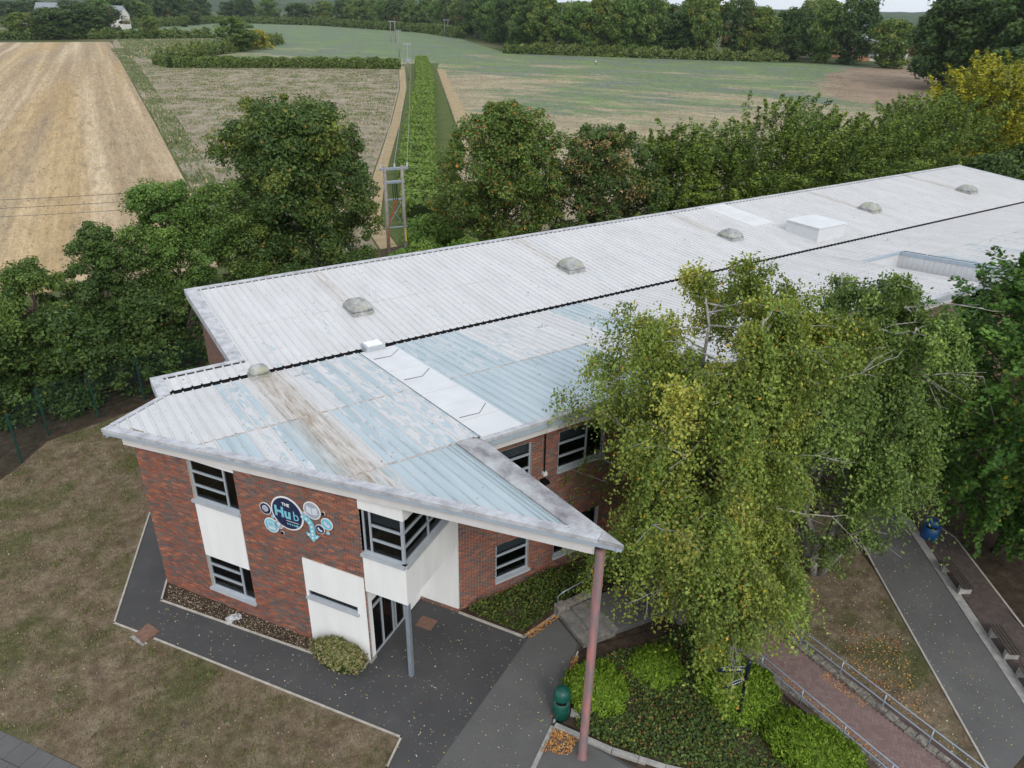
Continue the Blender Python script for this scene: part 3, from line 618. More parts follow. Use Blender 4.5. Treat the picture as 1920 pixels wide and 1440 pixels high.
sl = MB(); sl.prism([(5.5, 26.62), (70.6, 26.62), (70.6, 35.25), (5.5, 35.25)], lambda x, y: zK(x, y) - .5, lambda x, y: zK(x, y) - .1); sl.build('roof_slab', 'fascia_white', B)
def band(name, p, q, inw, wdt, zf, up, dn, mat, parent=B):     # edge trim: prism from edge line p-q, wdt inward
    p, q, inw = Vector(p), Vector(q), Vector(inw); P = [p, q, q + inw * wdt, p + inw * wdt]
    if (q - p).cross(inw) < 0: P = P[::-1]
    return MB().prism([tuple(x) for x in P], lambda x, y: zf(x, y) - dn, lambda x, y: zf(x, y) + up).build(name, mat, parent)
band('edge_trim', E0, E1 - ed * .62, en, 0.30, zF, 0.062, 0.05, 'edge_trim'); band('gutter_face', E0 + en * .012 + ed * .02, E1 + en * .012 - ed * .05, en, 0.10, zF, -.052, 0.16, 'edge_face')
lv0, lv1 = Vector((0.43, 24.45)), Vector((2.49, 26.26)); ld = (lv1 - lv0).normalized(); ln = Vector((ld.y, -ld.x))
band('edge_trim', lv0 + ld * .35, lv1, ln, 0.20, zF, 0.058, 0.05, 'edge_trim'); band('gutter_face', lv0 + ld * .1 + ln * .012, lv1 + ln * .012, ln, 0.1, zF, -.052, 0.3, 'edge_face')
cp = MB().prism([(9.66, 9.84), (9.88, 16.36), (9.62, 16.75), (9.12, 16.75), (9.14, 11.2), (9.60, 10.52), (9.345, 10.36)], slab_z(.055), slab_z(-.066)).build('canopy_flashing', 'flashing_grey', B)
band('gutter_face', (9.655, 9.95), (9.868, 16.35), (-1, 0.034), 0.10, zF, -.057, 0.17, 'edge_face')
band('edge_trim', (9.86, 16.36), (38.1, 16.36), (0, 1), 0.22, zF, 0.058, 0.05, 'edge_trim'); band('gutter_face', (9.9, 16.375), (38.1, 16.375), (0, 1), 0.12, zF, -.052, 0.24, 'edge_face')
band('edge_trim', (41.74, 16.36), (70.8, 16.36), (0, 1), 0.22, zF, 0.058, 0.05, 'edge_trim'); band('gutter_face', (41.74, 16.375), (70.8, 16.375), (0, 1), 0.12, zF, -.052, 0.24, 'edge_face')
band('edge_trim', (5.3, 35.45), (70.85, 35.45), (0, -1), 0.24, zK, 0.075, 0.2, 'edge_trim')
band('edge_trim', (5.3, 27.72), (5.3, 35.2), (1, 0), 0.52, zK, 0.068, 0.28, 'edge_trim')
band('edge_trim', (2.42, 27.72), (5.82, 27.72), (0, -1), 0.18, zK, 0.071, 0.28, 'edge_trim')
band('edge_trim', (2.42, 26.26), (2.42, 27.53), (1, 0), 0.42, zK, 0.068, 0.34, 'edge_trim')
band('edge_trim', (70.85, 26.55), (70.85, 35.2), (-1, 0), 0.3, zK, 0.066, 0.2, 'edge_trim')
band('edge_trim', (70.85, 16.6), (70.85, 26.1), (-1, 0), 0.3, zF, 0.066, 0.2, 'edge_trim')
MB().box((2.7, 26.06, 5.78), (70.7, 26.62, 5.82)).build('valley_gutter', 'gutter_dark', B)
mb = MB(); mb.add([(2.7, 26.055, 5.82), (70.7, 26.055, 5.82), (70.7, 26.055, 6.05), (2.7, 26.055, 6.05), (2.7, 26.615, 5.82), (70.7, 26.615, 5.82), (70.7, 26.615, 6.05), (2.7, 26.615, 6.05)], [(0, 1, 2, 3), (7, 6, 5, 4)]); mb.build('gutter_lining', 'gutter_dark', B)

PROF = []
for kq in range(3):
    c = kq / 3 + 1 / 6
    PROF += [(c - .044, 0.0), (c - .016, .046), (c + .016, .046), (c + .044, 0.0)]
PROF = [(0, 0)] + PROF + [(1, 0)]
def sheet(u0, u1, lo, hi, zf, off, baref, dirtf=None):
    us = [(u0 + (u1 - u0) * x, h) for x, h in PROF]; V = []; F = []; ba = []; di = []
    for u, h in us:
        a, b = lo(u), hi(u)
        if b < a: b = a
        V += [(u, a, zf(u, a) + off + h), (u, b, zf(u, b) + off + h)]
    for i in range(len(us) - 1):
        if V[2 * i + 1][1] - V[2 * i][1] < .02 and V[2 * i + 3][1] - V[2 * i + 2][1] < .02: continue
        F.append((2 * i, 2 * i + 2, 2 * i + 3, 2 * i + 1)); um = (us[i][0] + us[i + 1][0]) / 2; vm = (V[2 * i][1] + V[2 * i + 1][1]) / 2
        ba.append(baref(um, vm) - (0.16 if us[i][1] + us[i + 1][1] > 0.03 else 0.0)); di.append(min(1.0, (dirtf(um, vm) if dirtf else 0.0) + (.22 if abs(us[i][1] - us[i + 1][1]) > .01 else 0.0)))  # rib flanks get extra brown tint, shading painted in so the ribs read
    if not F: return None
    me = bpy.data.meshes.new('roof_sheet'); me.from_pydata(V, [], F); me.update()
    for nm, arr in (('bare', ba), ('dirt_shade', di)):
        at = me.attributes.new(nm, 'FLOAT', 'FACE'); at.data.foreach_set('value', arr)
    return link('roof_sheet', me, 'roof_sheet', RO)
RO = empty('roof'); RO.parent = B
pan_r = {}
def pr_(u, key):
    kk = (key, int(u * 3 + .5));
    if kk not in pan_r: pan_r[kk] = random.random()
    return pan_r[kk]
def bare1(u, v):           # upper row of the front slope
    r = pr_(u, 1)
    if u < 4.3: return 0.22 + .1 * r
    if u < 5.3: return 0.45 + .15 * r
    if u < 7.1: return 0.30
    if u < 9.9: return 0.38 + .42 * r
    if 11.5 < u < 14.4: return 0.66 + .2 * r
    if 14.4 < u < 17.5: return 0.40 + .10 * r
    if 19.2 < u < 21.2: return 0.66 + .15 * r
    return 0.26 + .1 * r
def bare2(u, v):
    r = pr_(u, 2)
    if u < 3.4: return 0.25 + .1 * r
    if u < 4.2: return 0.8
    if u < 5.1: return 0.40 + .2 * r
    if u < 6.0: return 0.85
    if u < 7.0: return 0.3
    if u < 8.1: return 0.62 + .12 * r
    if u < 9.9: return 0.40 + .14 * r
    if u < 17.6: return 0.92 + .1 * r
    if u < 20: return 0.36
    if 40 < u: return 0.40 + .25 * r
    return 0.28 + .1 * r
def bare3(u, v):
    r = pr_(u, 3); return 0.42 + .12 * r if u < 6.9 else 0.95
def dirtv(c, hw): return lambda u: max(0.0, 1 - abs(u - c) / hw) ** .5 if abs(u - c) < hw else 0.0
df = dirtv(6.1, 0.75)
dirtF = lambda u, v: df(u) if v > 16.0 or u < 6.9 else 0.0
lv = lambda u: 24.45 + .879 * (u - .43) - .30
hiv = lambda u: min(26.18, lv(u))
fe = lambda u: front_v(u, 0.28)
u = 0.75
edges = [0.75 + i * 1.0 for i in range(0, 9)] + [9.93]
for a, b in zip(edges[:-1], edges[1:]):     # rows between seams at v = 21.4 and v = 16.75
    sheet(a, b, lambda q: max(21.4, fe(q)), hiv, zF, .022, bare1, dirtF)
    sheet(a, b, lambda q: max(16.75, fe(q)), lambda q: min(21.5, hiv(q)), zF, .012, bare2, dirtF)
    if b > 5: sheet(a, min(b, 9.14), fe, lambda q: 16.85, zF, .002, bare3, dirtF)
W0, W1 = 9.95, 11.45                       # smooth rooflight strip
for i in range(7):
    v0 = 16.62 + i * 1.36; v1 = v0 + 1.345
    MB().prism([(W0 + .02, v0), (W1, v0), (W1, v1), (W0 + .02, v1)], lambda x, y: zF(x, y) - .02, lambda x, y: zF(x, y) + .03 + .004 * (i % 2)).build('rooflight_panel', 'rooflight', RO)
for i in (1, 4, 6):
    v0 = 16.62 + i * 1.36 + .25; q = zF
    MB().tube([(W0 + .15, v0, zF(0, v0) + .045), (W0 + .85, v0 - .06, zF(0, v0) + .045), (W1 - .08, v0 + .5, zF(0, v0 + .5) + .045)], .012, sides=4).build('safety_line', 'wire', RO)
def notch_lo(q): return 16.52
for i in range(27):
    a, b = 11.45 + i * 1.0, 12.45 + i * 1.0; b = min(b, 38.15)
    if b - a < .2: break
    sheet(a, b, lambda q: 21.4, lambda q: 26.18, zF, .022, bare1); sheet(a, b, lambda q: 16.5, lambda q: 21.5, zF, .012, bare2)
for i in range(33):
    a = 38.15 + i * 1.0; b = min(a + 1.0, 70.6)
    if b - a < .2: break
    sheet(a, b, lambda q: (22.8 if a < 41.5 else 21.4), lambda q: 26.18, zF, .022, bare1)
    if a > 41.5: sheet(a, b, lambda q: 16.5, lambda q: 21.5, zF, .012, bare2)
# sunken wedge of roof in front of the far block, with its clad upstands
zW = lambda x, y: zF(x, y) - 0.02 - 1.1 * max(0, x - 38.15) / 3.6
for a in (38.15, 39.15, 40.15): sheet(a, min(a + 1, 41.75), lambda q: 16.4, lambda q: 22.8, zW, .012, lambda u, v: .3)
mb = MB(); mb.add([(38.15, 22.79, zW(38.15, 22.79) - .1), (41.75, 22.79, zW(41.75, 22.79) - .1), (41.75, 22.79, zF(0, 22.79)), (38.15, 22.79, zF(0, 22.79))], [(0, 1, 2, 3)]); mb.build('upstand', 'plant_panel', B)
band('edge_trim', (38.2, 22.72), (41.8, 22.72), (0, 1), .16, zF, .05, .10, 'edge_face')
band('edge_trim', (41.68, 16.4), (41.68, 22.7), (1, 0), .16, zF, .052, .16, 'edge_face')
for i in range(21):
    v0 = 16.5 + i * .3; MB().box((41.70, v0, zW(41.75, v0 + .3) - .05), (41.76, v0 + .29, zF(0, v0 + .3) - .12)).build('cladding_board', 'plant_panel', B)
bK1 = lambda u, v: .22 + .16 * pr_(u, 4); bK2 = lambda u, v: .24 + .20 * pr_(u, 5)
VU = [11.4, 23.3, 35.4, 49.4, 62.0]
def dirtK(u, v): return max([dirtv(c - .05, .42)(u) for c in VU]) * .5
for i in range(65):
    a = 5.8 + i * 1.0; b = min(a + 1, 70.6)
    if b - a < .2: break
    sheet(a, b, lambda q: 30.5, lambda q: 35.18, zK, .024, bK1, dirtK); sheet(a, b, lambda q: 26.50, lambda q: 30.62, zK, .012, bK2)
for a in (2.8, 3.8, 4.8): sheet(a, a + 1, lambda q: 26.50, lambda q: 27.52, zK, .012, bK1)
def lapline(u0, u1, v, zf, mat, w_=.05, h=.03):
    MB().prism([(u0, v - w_ / 2), (u1, v - w_ / 2), (u1, v + w_ / 2), (u0, v + w_ / 2)], lambda x, y: zf(x, y) + .002, lambda x, y: zf(x, y) + h).build('lap_strip', mat, RO)
lapline(2.6, 9.93, 21.4, zF, 'lap_brown'); lapline(5.5, 9.6, 16.75, zF, 'lap_brown'); lapline(11.46, 38, 21.4, zF, 'lap_brown'); lapline(41.8, 70.5, 21.4, zF, 'lap_brown')
lapline(5.85, 70.5, 30.5, zK, 'lap_grey'); lapline(2.9, 70.5, 26.86, zK, 'lap_grey', .03); lapline(2.9, 9.93, 25.92, zF, 'lap_grey', .03); lapline(11.5, 70.5, 25.92, zF, 'lap_grey', .03)
# dark closure line inside the rear edge, ribs butting against it
MB().prism([(5.85, 35.12), (70.5, 35.12), (70.5, 35.2), (5.85, 35.2)], lambda x, y: zK(x, y) + .0, lambda x, y: zK(x, y) + .03).build('closure_strip', 'gutter_dark', RO)
MB().prism([(2.86, 27.46), (5.8, 27.46), (5.8, 27.54), (2.86, 27.54)], lambda x, y: zK(x, y) + .0, lambda x, y: zK(x, y) + .03).build('closure_strip', 'gutter_dark', RO)
# roof ventilators
def vent(u, v, zf, w_, l_, h, dome=True, mat='vent_dome'):
    z = zf(u, v); vb = MB().box((u - w_ / 2 - .06, v - l_ / 2 - .06, z - .1), (u + w_ / 2 + .06, v + l_ / 2 + .06, z + .16)).build('roof_vent', mat, B)
    prof = [(1.12, .17), (1.14, .26), (1.02, .34), (0.82, .34 + h * .55), (0.6, .34 + h * .85), (0.25, .34 + h)]
    Vv = []; F = []; n = 16
    for r, zz in prof:
        for j in range(n):
            t = 2 * math.pi * j / n; c, s_ = math.cos(t), math.sin(t); q = 1 / max(abs(c), abs(s_)); q = 1 + (q - 1) * .72
            Vv.append((u + c * q * r * w_ / 2, v + s_ * q * r * l_ / 2, z + zz))
    for i in range(len(prof) - 1):
        for j in range(n): F.append((i * n + j, i * n + (j + 1) % n, (i + 1) * n + (j + 1) % n, (i + 1) * n + j))
    F.append(tuple(range(n))[::-1]); F.append(tuple((len(prof) - 1) * n + j for j in range(n)))
    obj('cowl', Vv, F, mat, vb, True); return vb
for i, c in enumerate(VU): vent(c + .1, 29.95, zK, .92, 1.1, .24 + .03 * (i % 2))
vent(5.95, 26.1, zF, .62, .45, .14)
MB().prism([(10.2, 25.95), (11.0, 25.95), (11.0, 26.6), (10.2, 26.6)], lambda x, y: 6.0, lambda x, y: 6.32).build('roof_hatch', 'sill_grey', B)
MB().prism([(10.28, 26.03), (10.92, 26.03), (10.92, 26.52), (10.28, 26.52)], lambda x, y: 6.3, lambda x, y: 6.36).build('hatch_lid', 'render_white', B)
pb = MB().box((40.0, 27.1, 6.0), (42.6, 29.5, 6.98)).build('plant_box', 'plant_panel', B)
MB().box((39.93, 27.03, 6.98), (42.67, 29.57, 7.03)).build('plant_lid', 'rooflight', pb)
for (u, v) in ((7.3, 25.2), (17.6, 24.3), (44.0, 25.0)):
    MB().box((u - .3, v - .03, zF(u, v) + .03), (u + .3, v + .03, zF(u, v) + .07)).tube([(u, v, zF(u, v) + .05), (u, v, zF(u, v) + .2)], .025).build('safety_anchor', 'wire_pale', B)
for i, (v0) in enumerate((30.9, 32.0, 33.1, 34.2)):      # smooth repair panels on the rear slope
    MB().prism([(38.6, v0), (40.6, v0), (40.6, v0 + 1.06), (38.6, v0 + 1.06)], lambda x, y: zK(x, y), lambda x, y: zK(x, y) + .065).build('rooflight_panel', 'rooflight', RO)

# ---------------------------------------------------------------- wall sign
SG = empty('wall_sign', FP(6.05, -.02, 4.95)); tag(SG, 'round navy sign reading THE Hub with icon discs and arrow on brick wall', 'sign')
SG.rotation_euler = (0, 0, math.atan2(T_.y, T_.x))
def sg(x, z, d=0.0): return (x, -0.02 - d, z)
def disc(name, x, z, r, mat, d, th=.02, parent=SG, n=40):
    V = [sg(x + r * math.cos(2 * math.pi * i / n), z + r * math.sin(2 * math.pi * i / n), d + e) for e in (0, th) for i in range(n)]
    return obj(name, V, [tuple(range(n, 2 * n)), tuple(range(n))[::-1]] + [(i, (i + 1) % n, n + (i + 1) % n, n + i) for i in range(n)], mat, parent)
def glyph(txt, x, z, size, mat, d, parent=SG, name='lettering', bold=0.0, shear=0.0):
    cu = bpy.data.curves.new('t', 'FONT'); cu.body = txt; cu.size = size; cu.extrude = .004; cu.offset = bold; cu.shear = shear; cu.align_x = 'CENTER'
    o = bpy.data.objects.new('t', cu); C.objects.link(o); me = bpy.data.meshes.new_from_object(o.evaluated_get(bpy.context.evaluated_depsgraph_get()))
    bpy.data.objects.remove(o); me.transform(Matrix.Rotation(R(90), 4, 'X')); me.transform(Matrix.Translation((x, -.02 - d, z))); me.name = name; me.materials.clear()
    return link(name, me, mat, parent)
bpy.context.view_layer.update()
def poly(name, pts, mat, d, parent, th=.006):
    n = len(pts); V = [sg(x, z, d + e) for e in (0, th) for x, z in pts]
    return obj(name, V, [tuple(range(n, 2 * n)), tuple(range(n))[::-1]] + [(i, (i + 1) % n, n + (i + 1) % n, n + i) for i in range(n)], mat, parent)
r_ = disc('rim', 0.03, 0.06, 0.60, 'white_paint', 0.0); disc('face', 0.03, 0.06, 0.545, 'sign_navy', .021, .01, r_)
glyph('THE', 0.02, 0.33, 0.15, 'white_paint', .034, r_, bold=.004); glyph('Hu', -0.13, -0.10, 0.50, 'sign_cyan', .034, r_, bold=.018); glyph('b', 0.36, -0.10, 0.47, 'sign_cyan', .034, r_, bold=-.002)
poly('underline', [(-0.02, -.20), (0.44, -.20), (0.44, -.185), (-0.02, -.185)], 'white_paint', .034, r_)
for i in range(4): poly('chevron', [(0.0 + i * .085, -.33), (.04 + i * .085, -.33), (.05 + i * .085, -.27), (.01 + i * .085, -.27)], 'sign_cyan', .034, r_)
disc('dot', 0.37, -.30, .045, 'sign_cyan', .034, .006, r_, 14)
def icon(x, z, r, rim, face, kind=None):
    q = disc('icon_disc', x, z, r, rim, 0.0, .018, SG, 28); f_ = disc('icon_face', x, z, r * .88, face, .019, .006, q, 28)
    if kind == 'book':
        for s in (-1, 1): poly('icon_page', [(x + s * .015, z - r * .45), (x + s * r * .62, z - r * .30), (x + s * r * .62, z + r * .45), (x + s * .015, z + r * .30)][::s], 'sign_pale', .026, q)
    elif kind == 'bulb':
        disc('icon_bulb', x, z + r * .06, r * .52, 'sign_pale', .026, .004, q, 18)
        for j in range(4): poly('icon_line', [(x - r * .4, z - r * .3 + j * r * .2), (x + r * .4, z - r * .3 + j * r * .2), (x + r * .4, z - r * .24 + j * r * .2), (x - r * .4, z - r * .24 + j * r * .2)], 'sign_navy', .031, q, .003)
    elif kind == 'screen':
        poly('icon_screen', [(x - r * .5, z - r * .1), (x + r * .42, z - r * .1), (x + r * .42, z + r * .55), (x - r * .5, z + r * .55)], 'sign_pale', .026, q); poly('icon_glass', [(x - r * .38, z), (x + r * .3, z), (x + r * .3, z + r * .45), (x - r * .38, z + r * .45)], 'sign_cyan', .033, q, .003)
        poly('icon_keys', [(x - r * .45, z - r * .55), (x + r * .6, z - r * .55), (x + r * .5, z - r * .2), (x - r * .4, z - r * .2)], 'sign_pale', .026, q)
    elif kind == 'mark':
        poly('icon_bar', [(x - r * .5, z + r * .1), (x - r * .3, z + r * .5), (x + r * .1, z - r * .1), (x - r * .1, z - r * .4)], 'sign_pale', .026, q); disc('icon_dot', x + r * .25, z - r * .25, r * .25, 'sign_pale', .026, .004, q, 12)
    elif kind == 'tree':
        disc('icon_dot', x, z + r * .15, r * .4, 'sign_pale', .026, .004, q, 12); poly('icon_bar', [(x - r * .06, z - r * .6), (x + r * .06, z - r * .6), (x + r * .06, z), (x - r * .06, z)], 'sign_pale', .026, q)
icon(-.80, -.02, .22, 'white_paint', 'sign_navy', 'bulb'); icon(-.66, -.60, .27, 'white_paint', 'sign_cyan', 'screen'); icon(-.36, -.47, .165, 'white_paint', 'sign_grey', 'tree')
icon(.98, .46, .31, 'white_paint', 'sign_grey', 'book'); icon(1.47, .13, .21, 'white_paint', 'sign_cyan', 'mark'); icon(1.20, -.14, .165, 'white_paint', 'sign_navy', 'mark')
for x, z, r, f in ((-.56, -.25, .06, 'sign_cyan'), (-.27, -.76, .07, 'black'), (.66, .24, .075, 'sign_grey'), (1.38, .48, .065, 'black'), (1.47, -.20, .06, 'sign_cyan')): icon(x, z, r, 'white_paint', f)
# curved arrow with bulbs
cx_, cz_, ro, ri = 0.58, -.20, 0.42, 0.24; pts = []
for j in range(10): t = R(100 - j * 100 / 9); pts.append((cx_ + ro * math.cos(t), cz_ + ro * math.sin(t)))
pts += [(cx_ + ro, -.42), (cx_ + ro + .16, -.42), (cx_ + (ro + ri) / 2, -.70), (cx_ + ri - .16, -.42), (cx_ + ri, -.42)]
for j in range(10): t = R(0 + j * 100 / 9); pts.append((cx_ + ri * math.cos(t), cz_ + ri * math.sin(t)))
ar = poly('arrow', pts[::-1], 'sign_cyan', 0.0, SG, .03); rm = (ro + ri) / 2
for (x, z) in [(cx_ + rm * math.cos(R(a)), cz_ + rm * math.sin(R(a))) for a in (88, 62, 36, 10)] + [(cx_ + rm, -.30), (cx_ + rm, -.42), (cx_ + rm, -.55), (cx_ + rm - .15, -.47), (cx_ + rm + .15, -.47)]: disc('bulb', x, z, .036, 'white_paint', .031, .012, ar, 12)

# ---------------------------------------------------------------- foliage engine
def unit(a): return a / np.maximum(1e-9, np.linalg.norm(a, axis=-1, keepdims=True))
def leaf_mesh(name, P, Nn, A, L, W_, tone, parent, tri=False):
    """diamond leaves: centre P, normal Nn, long axis A (made perpendicular), half length L, half width W_"""
    A = unit(A - Nn * (A * Nn).sum(1, keepdims=True)); Bv = np.cross(Nn, A); n = len(P); L = L[:, None]; W_ = W_[:, None]
    tone = np.clip(tone * np.array([1.74, 1.62, 1.45]) + .004, 0, .8)
    if tri:      # distant leaves: one triangle each
        V = np.empty((n, 3, 3), np.float32); V[:, 0] = P + A * L * 1.15; V[:, 1] = P - A * L * .75 + Bv * W_ * 1.12; V[:, 2] = P - A * L * .75 - Bv * W_ * 1.12
        return npmesh(name, V.reshape(-1, 3), np.arange(3 * n).reshape(n, 3), 'leaf', parent, np.repeat(tone, 3, axis=0))
    V = np.empty((n, 4, 3), np.float32); V[:, 0] = P + A * L; V[:, 1] = P + Bv * W_; V[:, 2] = P - A * L; V[:, 3] = P - Bv * W_
    return npmesh(name, V.reshape(-1, 3), np.arange(4 * n).reshape(n, 4), 'leaf', parent, np.repeat(tone, 4, axis=0))
def tones(g, n, cols, wts, var=.22):
    c = np.array(cols)[g.choice(len(cols), n, p=np.array(wts) / sum(wts))]; return c * (1 + g.uniform(-var, var, (n, 1)))
def limb(g, a, b, n=5, wob=.08, sag=0.0):
    a, b = np.array(a, float), np.array(b, float); L = np.linalg.norm(b - a); t = np.linspace(0, 1, n)[:, None]; P = a + (b - a) * t
    P[1:-1] += g.normal(0, wob * L / n * 1.5, (n - 2, 3)); P[:, 2] += sag * L * (np.sin(np.pi * t[:, 0])); return P
def tree(name, label, base, H, Rr, z0, ncl, lpc, leaf, cols, wts, seed, shape='round', style='clump', bark='bark_brown', group=None, tr=None, crad=None, wind=(0, 0, 0), cat='tree', squash=.75, dens=.45, ntrunk=1, lobes=.22):
    g = np.random.default_rng(seed); root = empty(name, (base[0], base[1], base[2] if len(base) > 2 else 0)); tag(root, label, cat, group)
    # crown envelope
    ph = g.uniform(0, 6.28, 8); am = g.uniform(.5, 1, 8)
    def env(h, phi):
        if shape == 'round': p = np.sqrt(np.clip(1 - (2 * h - 1.0) ** 2 * .96, 0, 1))
        elif shape == 'cone': p = np.clip(1.05 - h, 0, 1) ** .62 * np.clip(.55 + h * 2.2, 0, 1)
        elif shape == 'dome': p = np.sqrt(np.clip(1 - h ** 2.2, 0, 1))
        else: p = np.sqrt(np.clip(1 - (1.55 * h - .72) ** 2, 0.03, 1))
        lump = 1 + lobes * (am[0] * np.sin(2 * phi + ph[0] + 3 * h) + am[1] * np.sin(3 * phi + ph[1] - 5 * h) + am[2] * np.sin(5 * phi + ph[2] + 7 * h) * .7 + am[3] * np.sin(9 * h + ph[3]) * .5)
        return Rr * p * np.clip(lump, .6, 1.22)
    h = g.uniform(0, 1, ncl) ** .85; phi = g.uniform(0, 2 * np.pi, ncl); rr = env(h, phi) * g.uniform(0, 1, ncl) ** dens
    cen = np.stack([rr * np.cos(phi), rr * np.sin(phi), z0 + (H - z0) * h * .97], 1); cen[:, :2] += np.array(wind[:2]) * (h[:, None] * .35)
    cr = (crad or Rr * .17) * g.uniform(.55, 1.4, ncl); sp_ = g.uniform(0, 1, ncl) < .16; q_ = env(h, phi) * g.uniform(.80, 1.0, ncl); cen[sp_, 0] = (q_ * np.cos(phi))[sp_]; cen[sp_, 1] = (q_ * np.sin(phi))[sp_]; cen[sp_, 2] *= g.uniform(1.0, 1.05, int(sp_.sum())); cr[sp_] *= .5
    # branches
    tb = MB(); tr = tr or H * .018
    for kx in range(ntrunk):
        off = g.normal(0, .35, 2) if kx else np.zeros(2); topz = z0 + (H - z0) * .78
        tb.tube(limb(g, (off[0] * .5, off[1] * .5, -.1), (off[0] * 3, off[1] * 3, topz), 7, .12), tr, tr * .2, 7)
    order = g.permutation(ncl)[:min(ncl, 46)]
    for i in order:
        c = cen[i]; hz = max(z0 * .55, c[2] - np.hypot(c[0], c[1]) * .9); tb.tube(limb(g, (0, 0, min(hz, H * .7)), c, 5, .12, .04), tr * .32, tr * .05, 4, False)
    tb.build('trunk', bark, root, True)
    # leaves
    n = ncl * lpc; ci = np.repeat(np.arange(ncl), lpc); d = unit(g.normal(size=(n, 3))) * (g.uniform(0, 1, (n, 1)) ** .42); outd = unit(cen - np.array([0, 0, z0 + (H - z0) * .4]))
    if style == 'clump':
        off = d * cr[ci][:, None] * np.array([1, 1, squash]); P = cen[ci] + off; Nn = unit(off / cr[ci][:, None] * .8 + np.array([0, 0, .55]) + g.normal(0, .55, (n, 3))); A = g.normal(size=(n, 3))
    else:      # 'spray': leaves strung along arching shoots pointing out, swept by the wind
        ax = unit(outd + g.normal(0, .38, (ncl, 3)) + np.array(wind) + np.array([0, 0, .08])); t = g.uniform(-1, 1, (n, 1)); cs = cr[ci][:, None]
        P = cen[ci] + ax[ci] * t * cs * 1.5 + d * cs * .42 * (1.1 - .8 * np.clip(t, 0, 1)) + np.array([0, 0, -.28]) * cs * t ** 2
        Nn = unit(np.array([0, 0, .9]) + outd[ci] * .35 + g.normal(0, .5, (n, 3))); A = ax[ci] + g.normal(0, .5, (n, 3))
    wc = np.array([x if x >= .1 else x * .02 for x in wts]); ct = tones(g, ncl, cols, wc, .18); t3 = ct[ci] * (1 + g.uniform(-.25, .25, (n, 1))); mixin = g.uniform(0, 1, n) < .3; t3[mixin] = tones(g, int(mixin.sum()), cols, wts, .25)
    L = leaf * g.uniform(.7, 1.3, n); leaf_mesh('crown', P, Nn, A, L, L * .62, t3, root, name != 'locust_tree'); return root
def copy_tree(src, loc, rz, sc, label, group=None):
    c = src.copy(); C.objects.link(c); c.location = loc; c.rotation_euler = (0, 0, rz); c.scale = sc if hasattr(sc, '__len__') else (sc, sc, sc); c['label'] = label
    if group: c['group'] = group
    for ch in src.children:
        d_ = ch.copy(); C.objects.link(d_); d_.parent = c
    return c
G_DARK = [(0.030, 0.062, 0.016), (0.042, 0.080, 0.020), (0.055, 0.095, 0.024)]
G_MID = [(0.050, 0.095, 0.020), (0.070, 0.120, 0.026), (0.095, 0.145, 0.035)]
G_LIVE = [(0.066, 0.128, 0.027), (0.088, 0.155, 0.034), (0.052, 0.10, 0.024)]

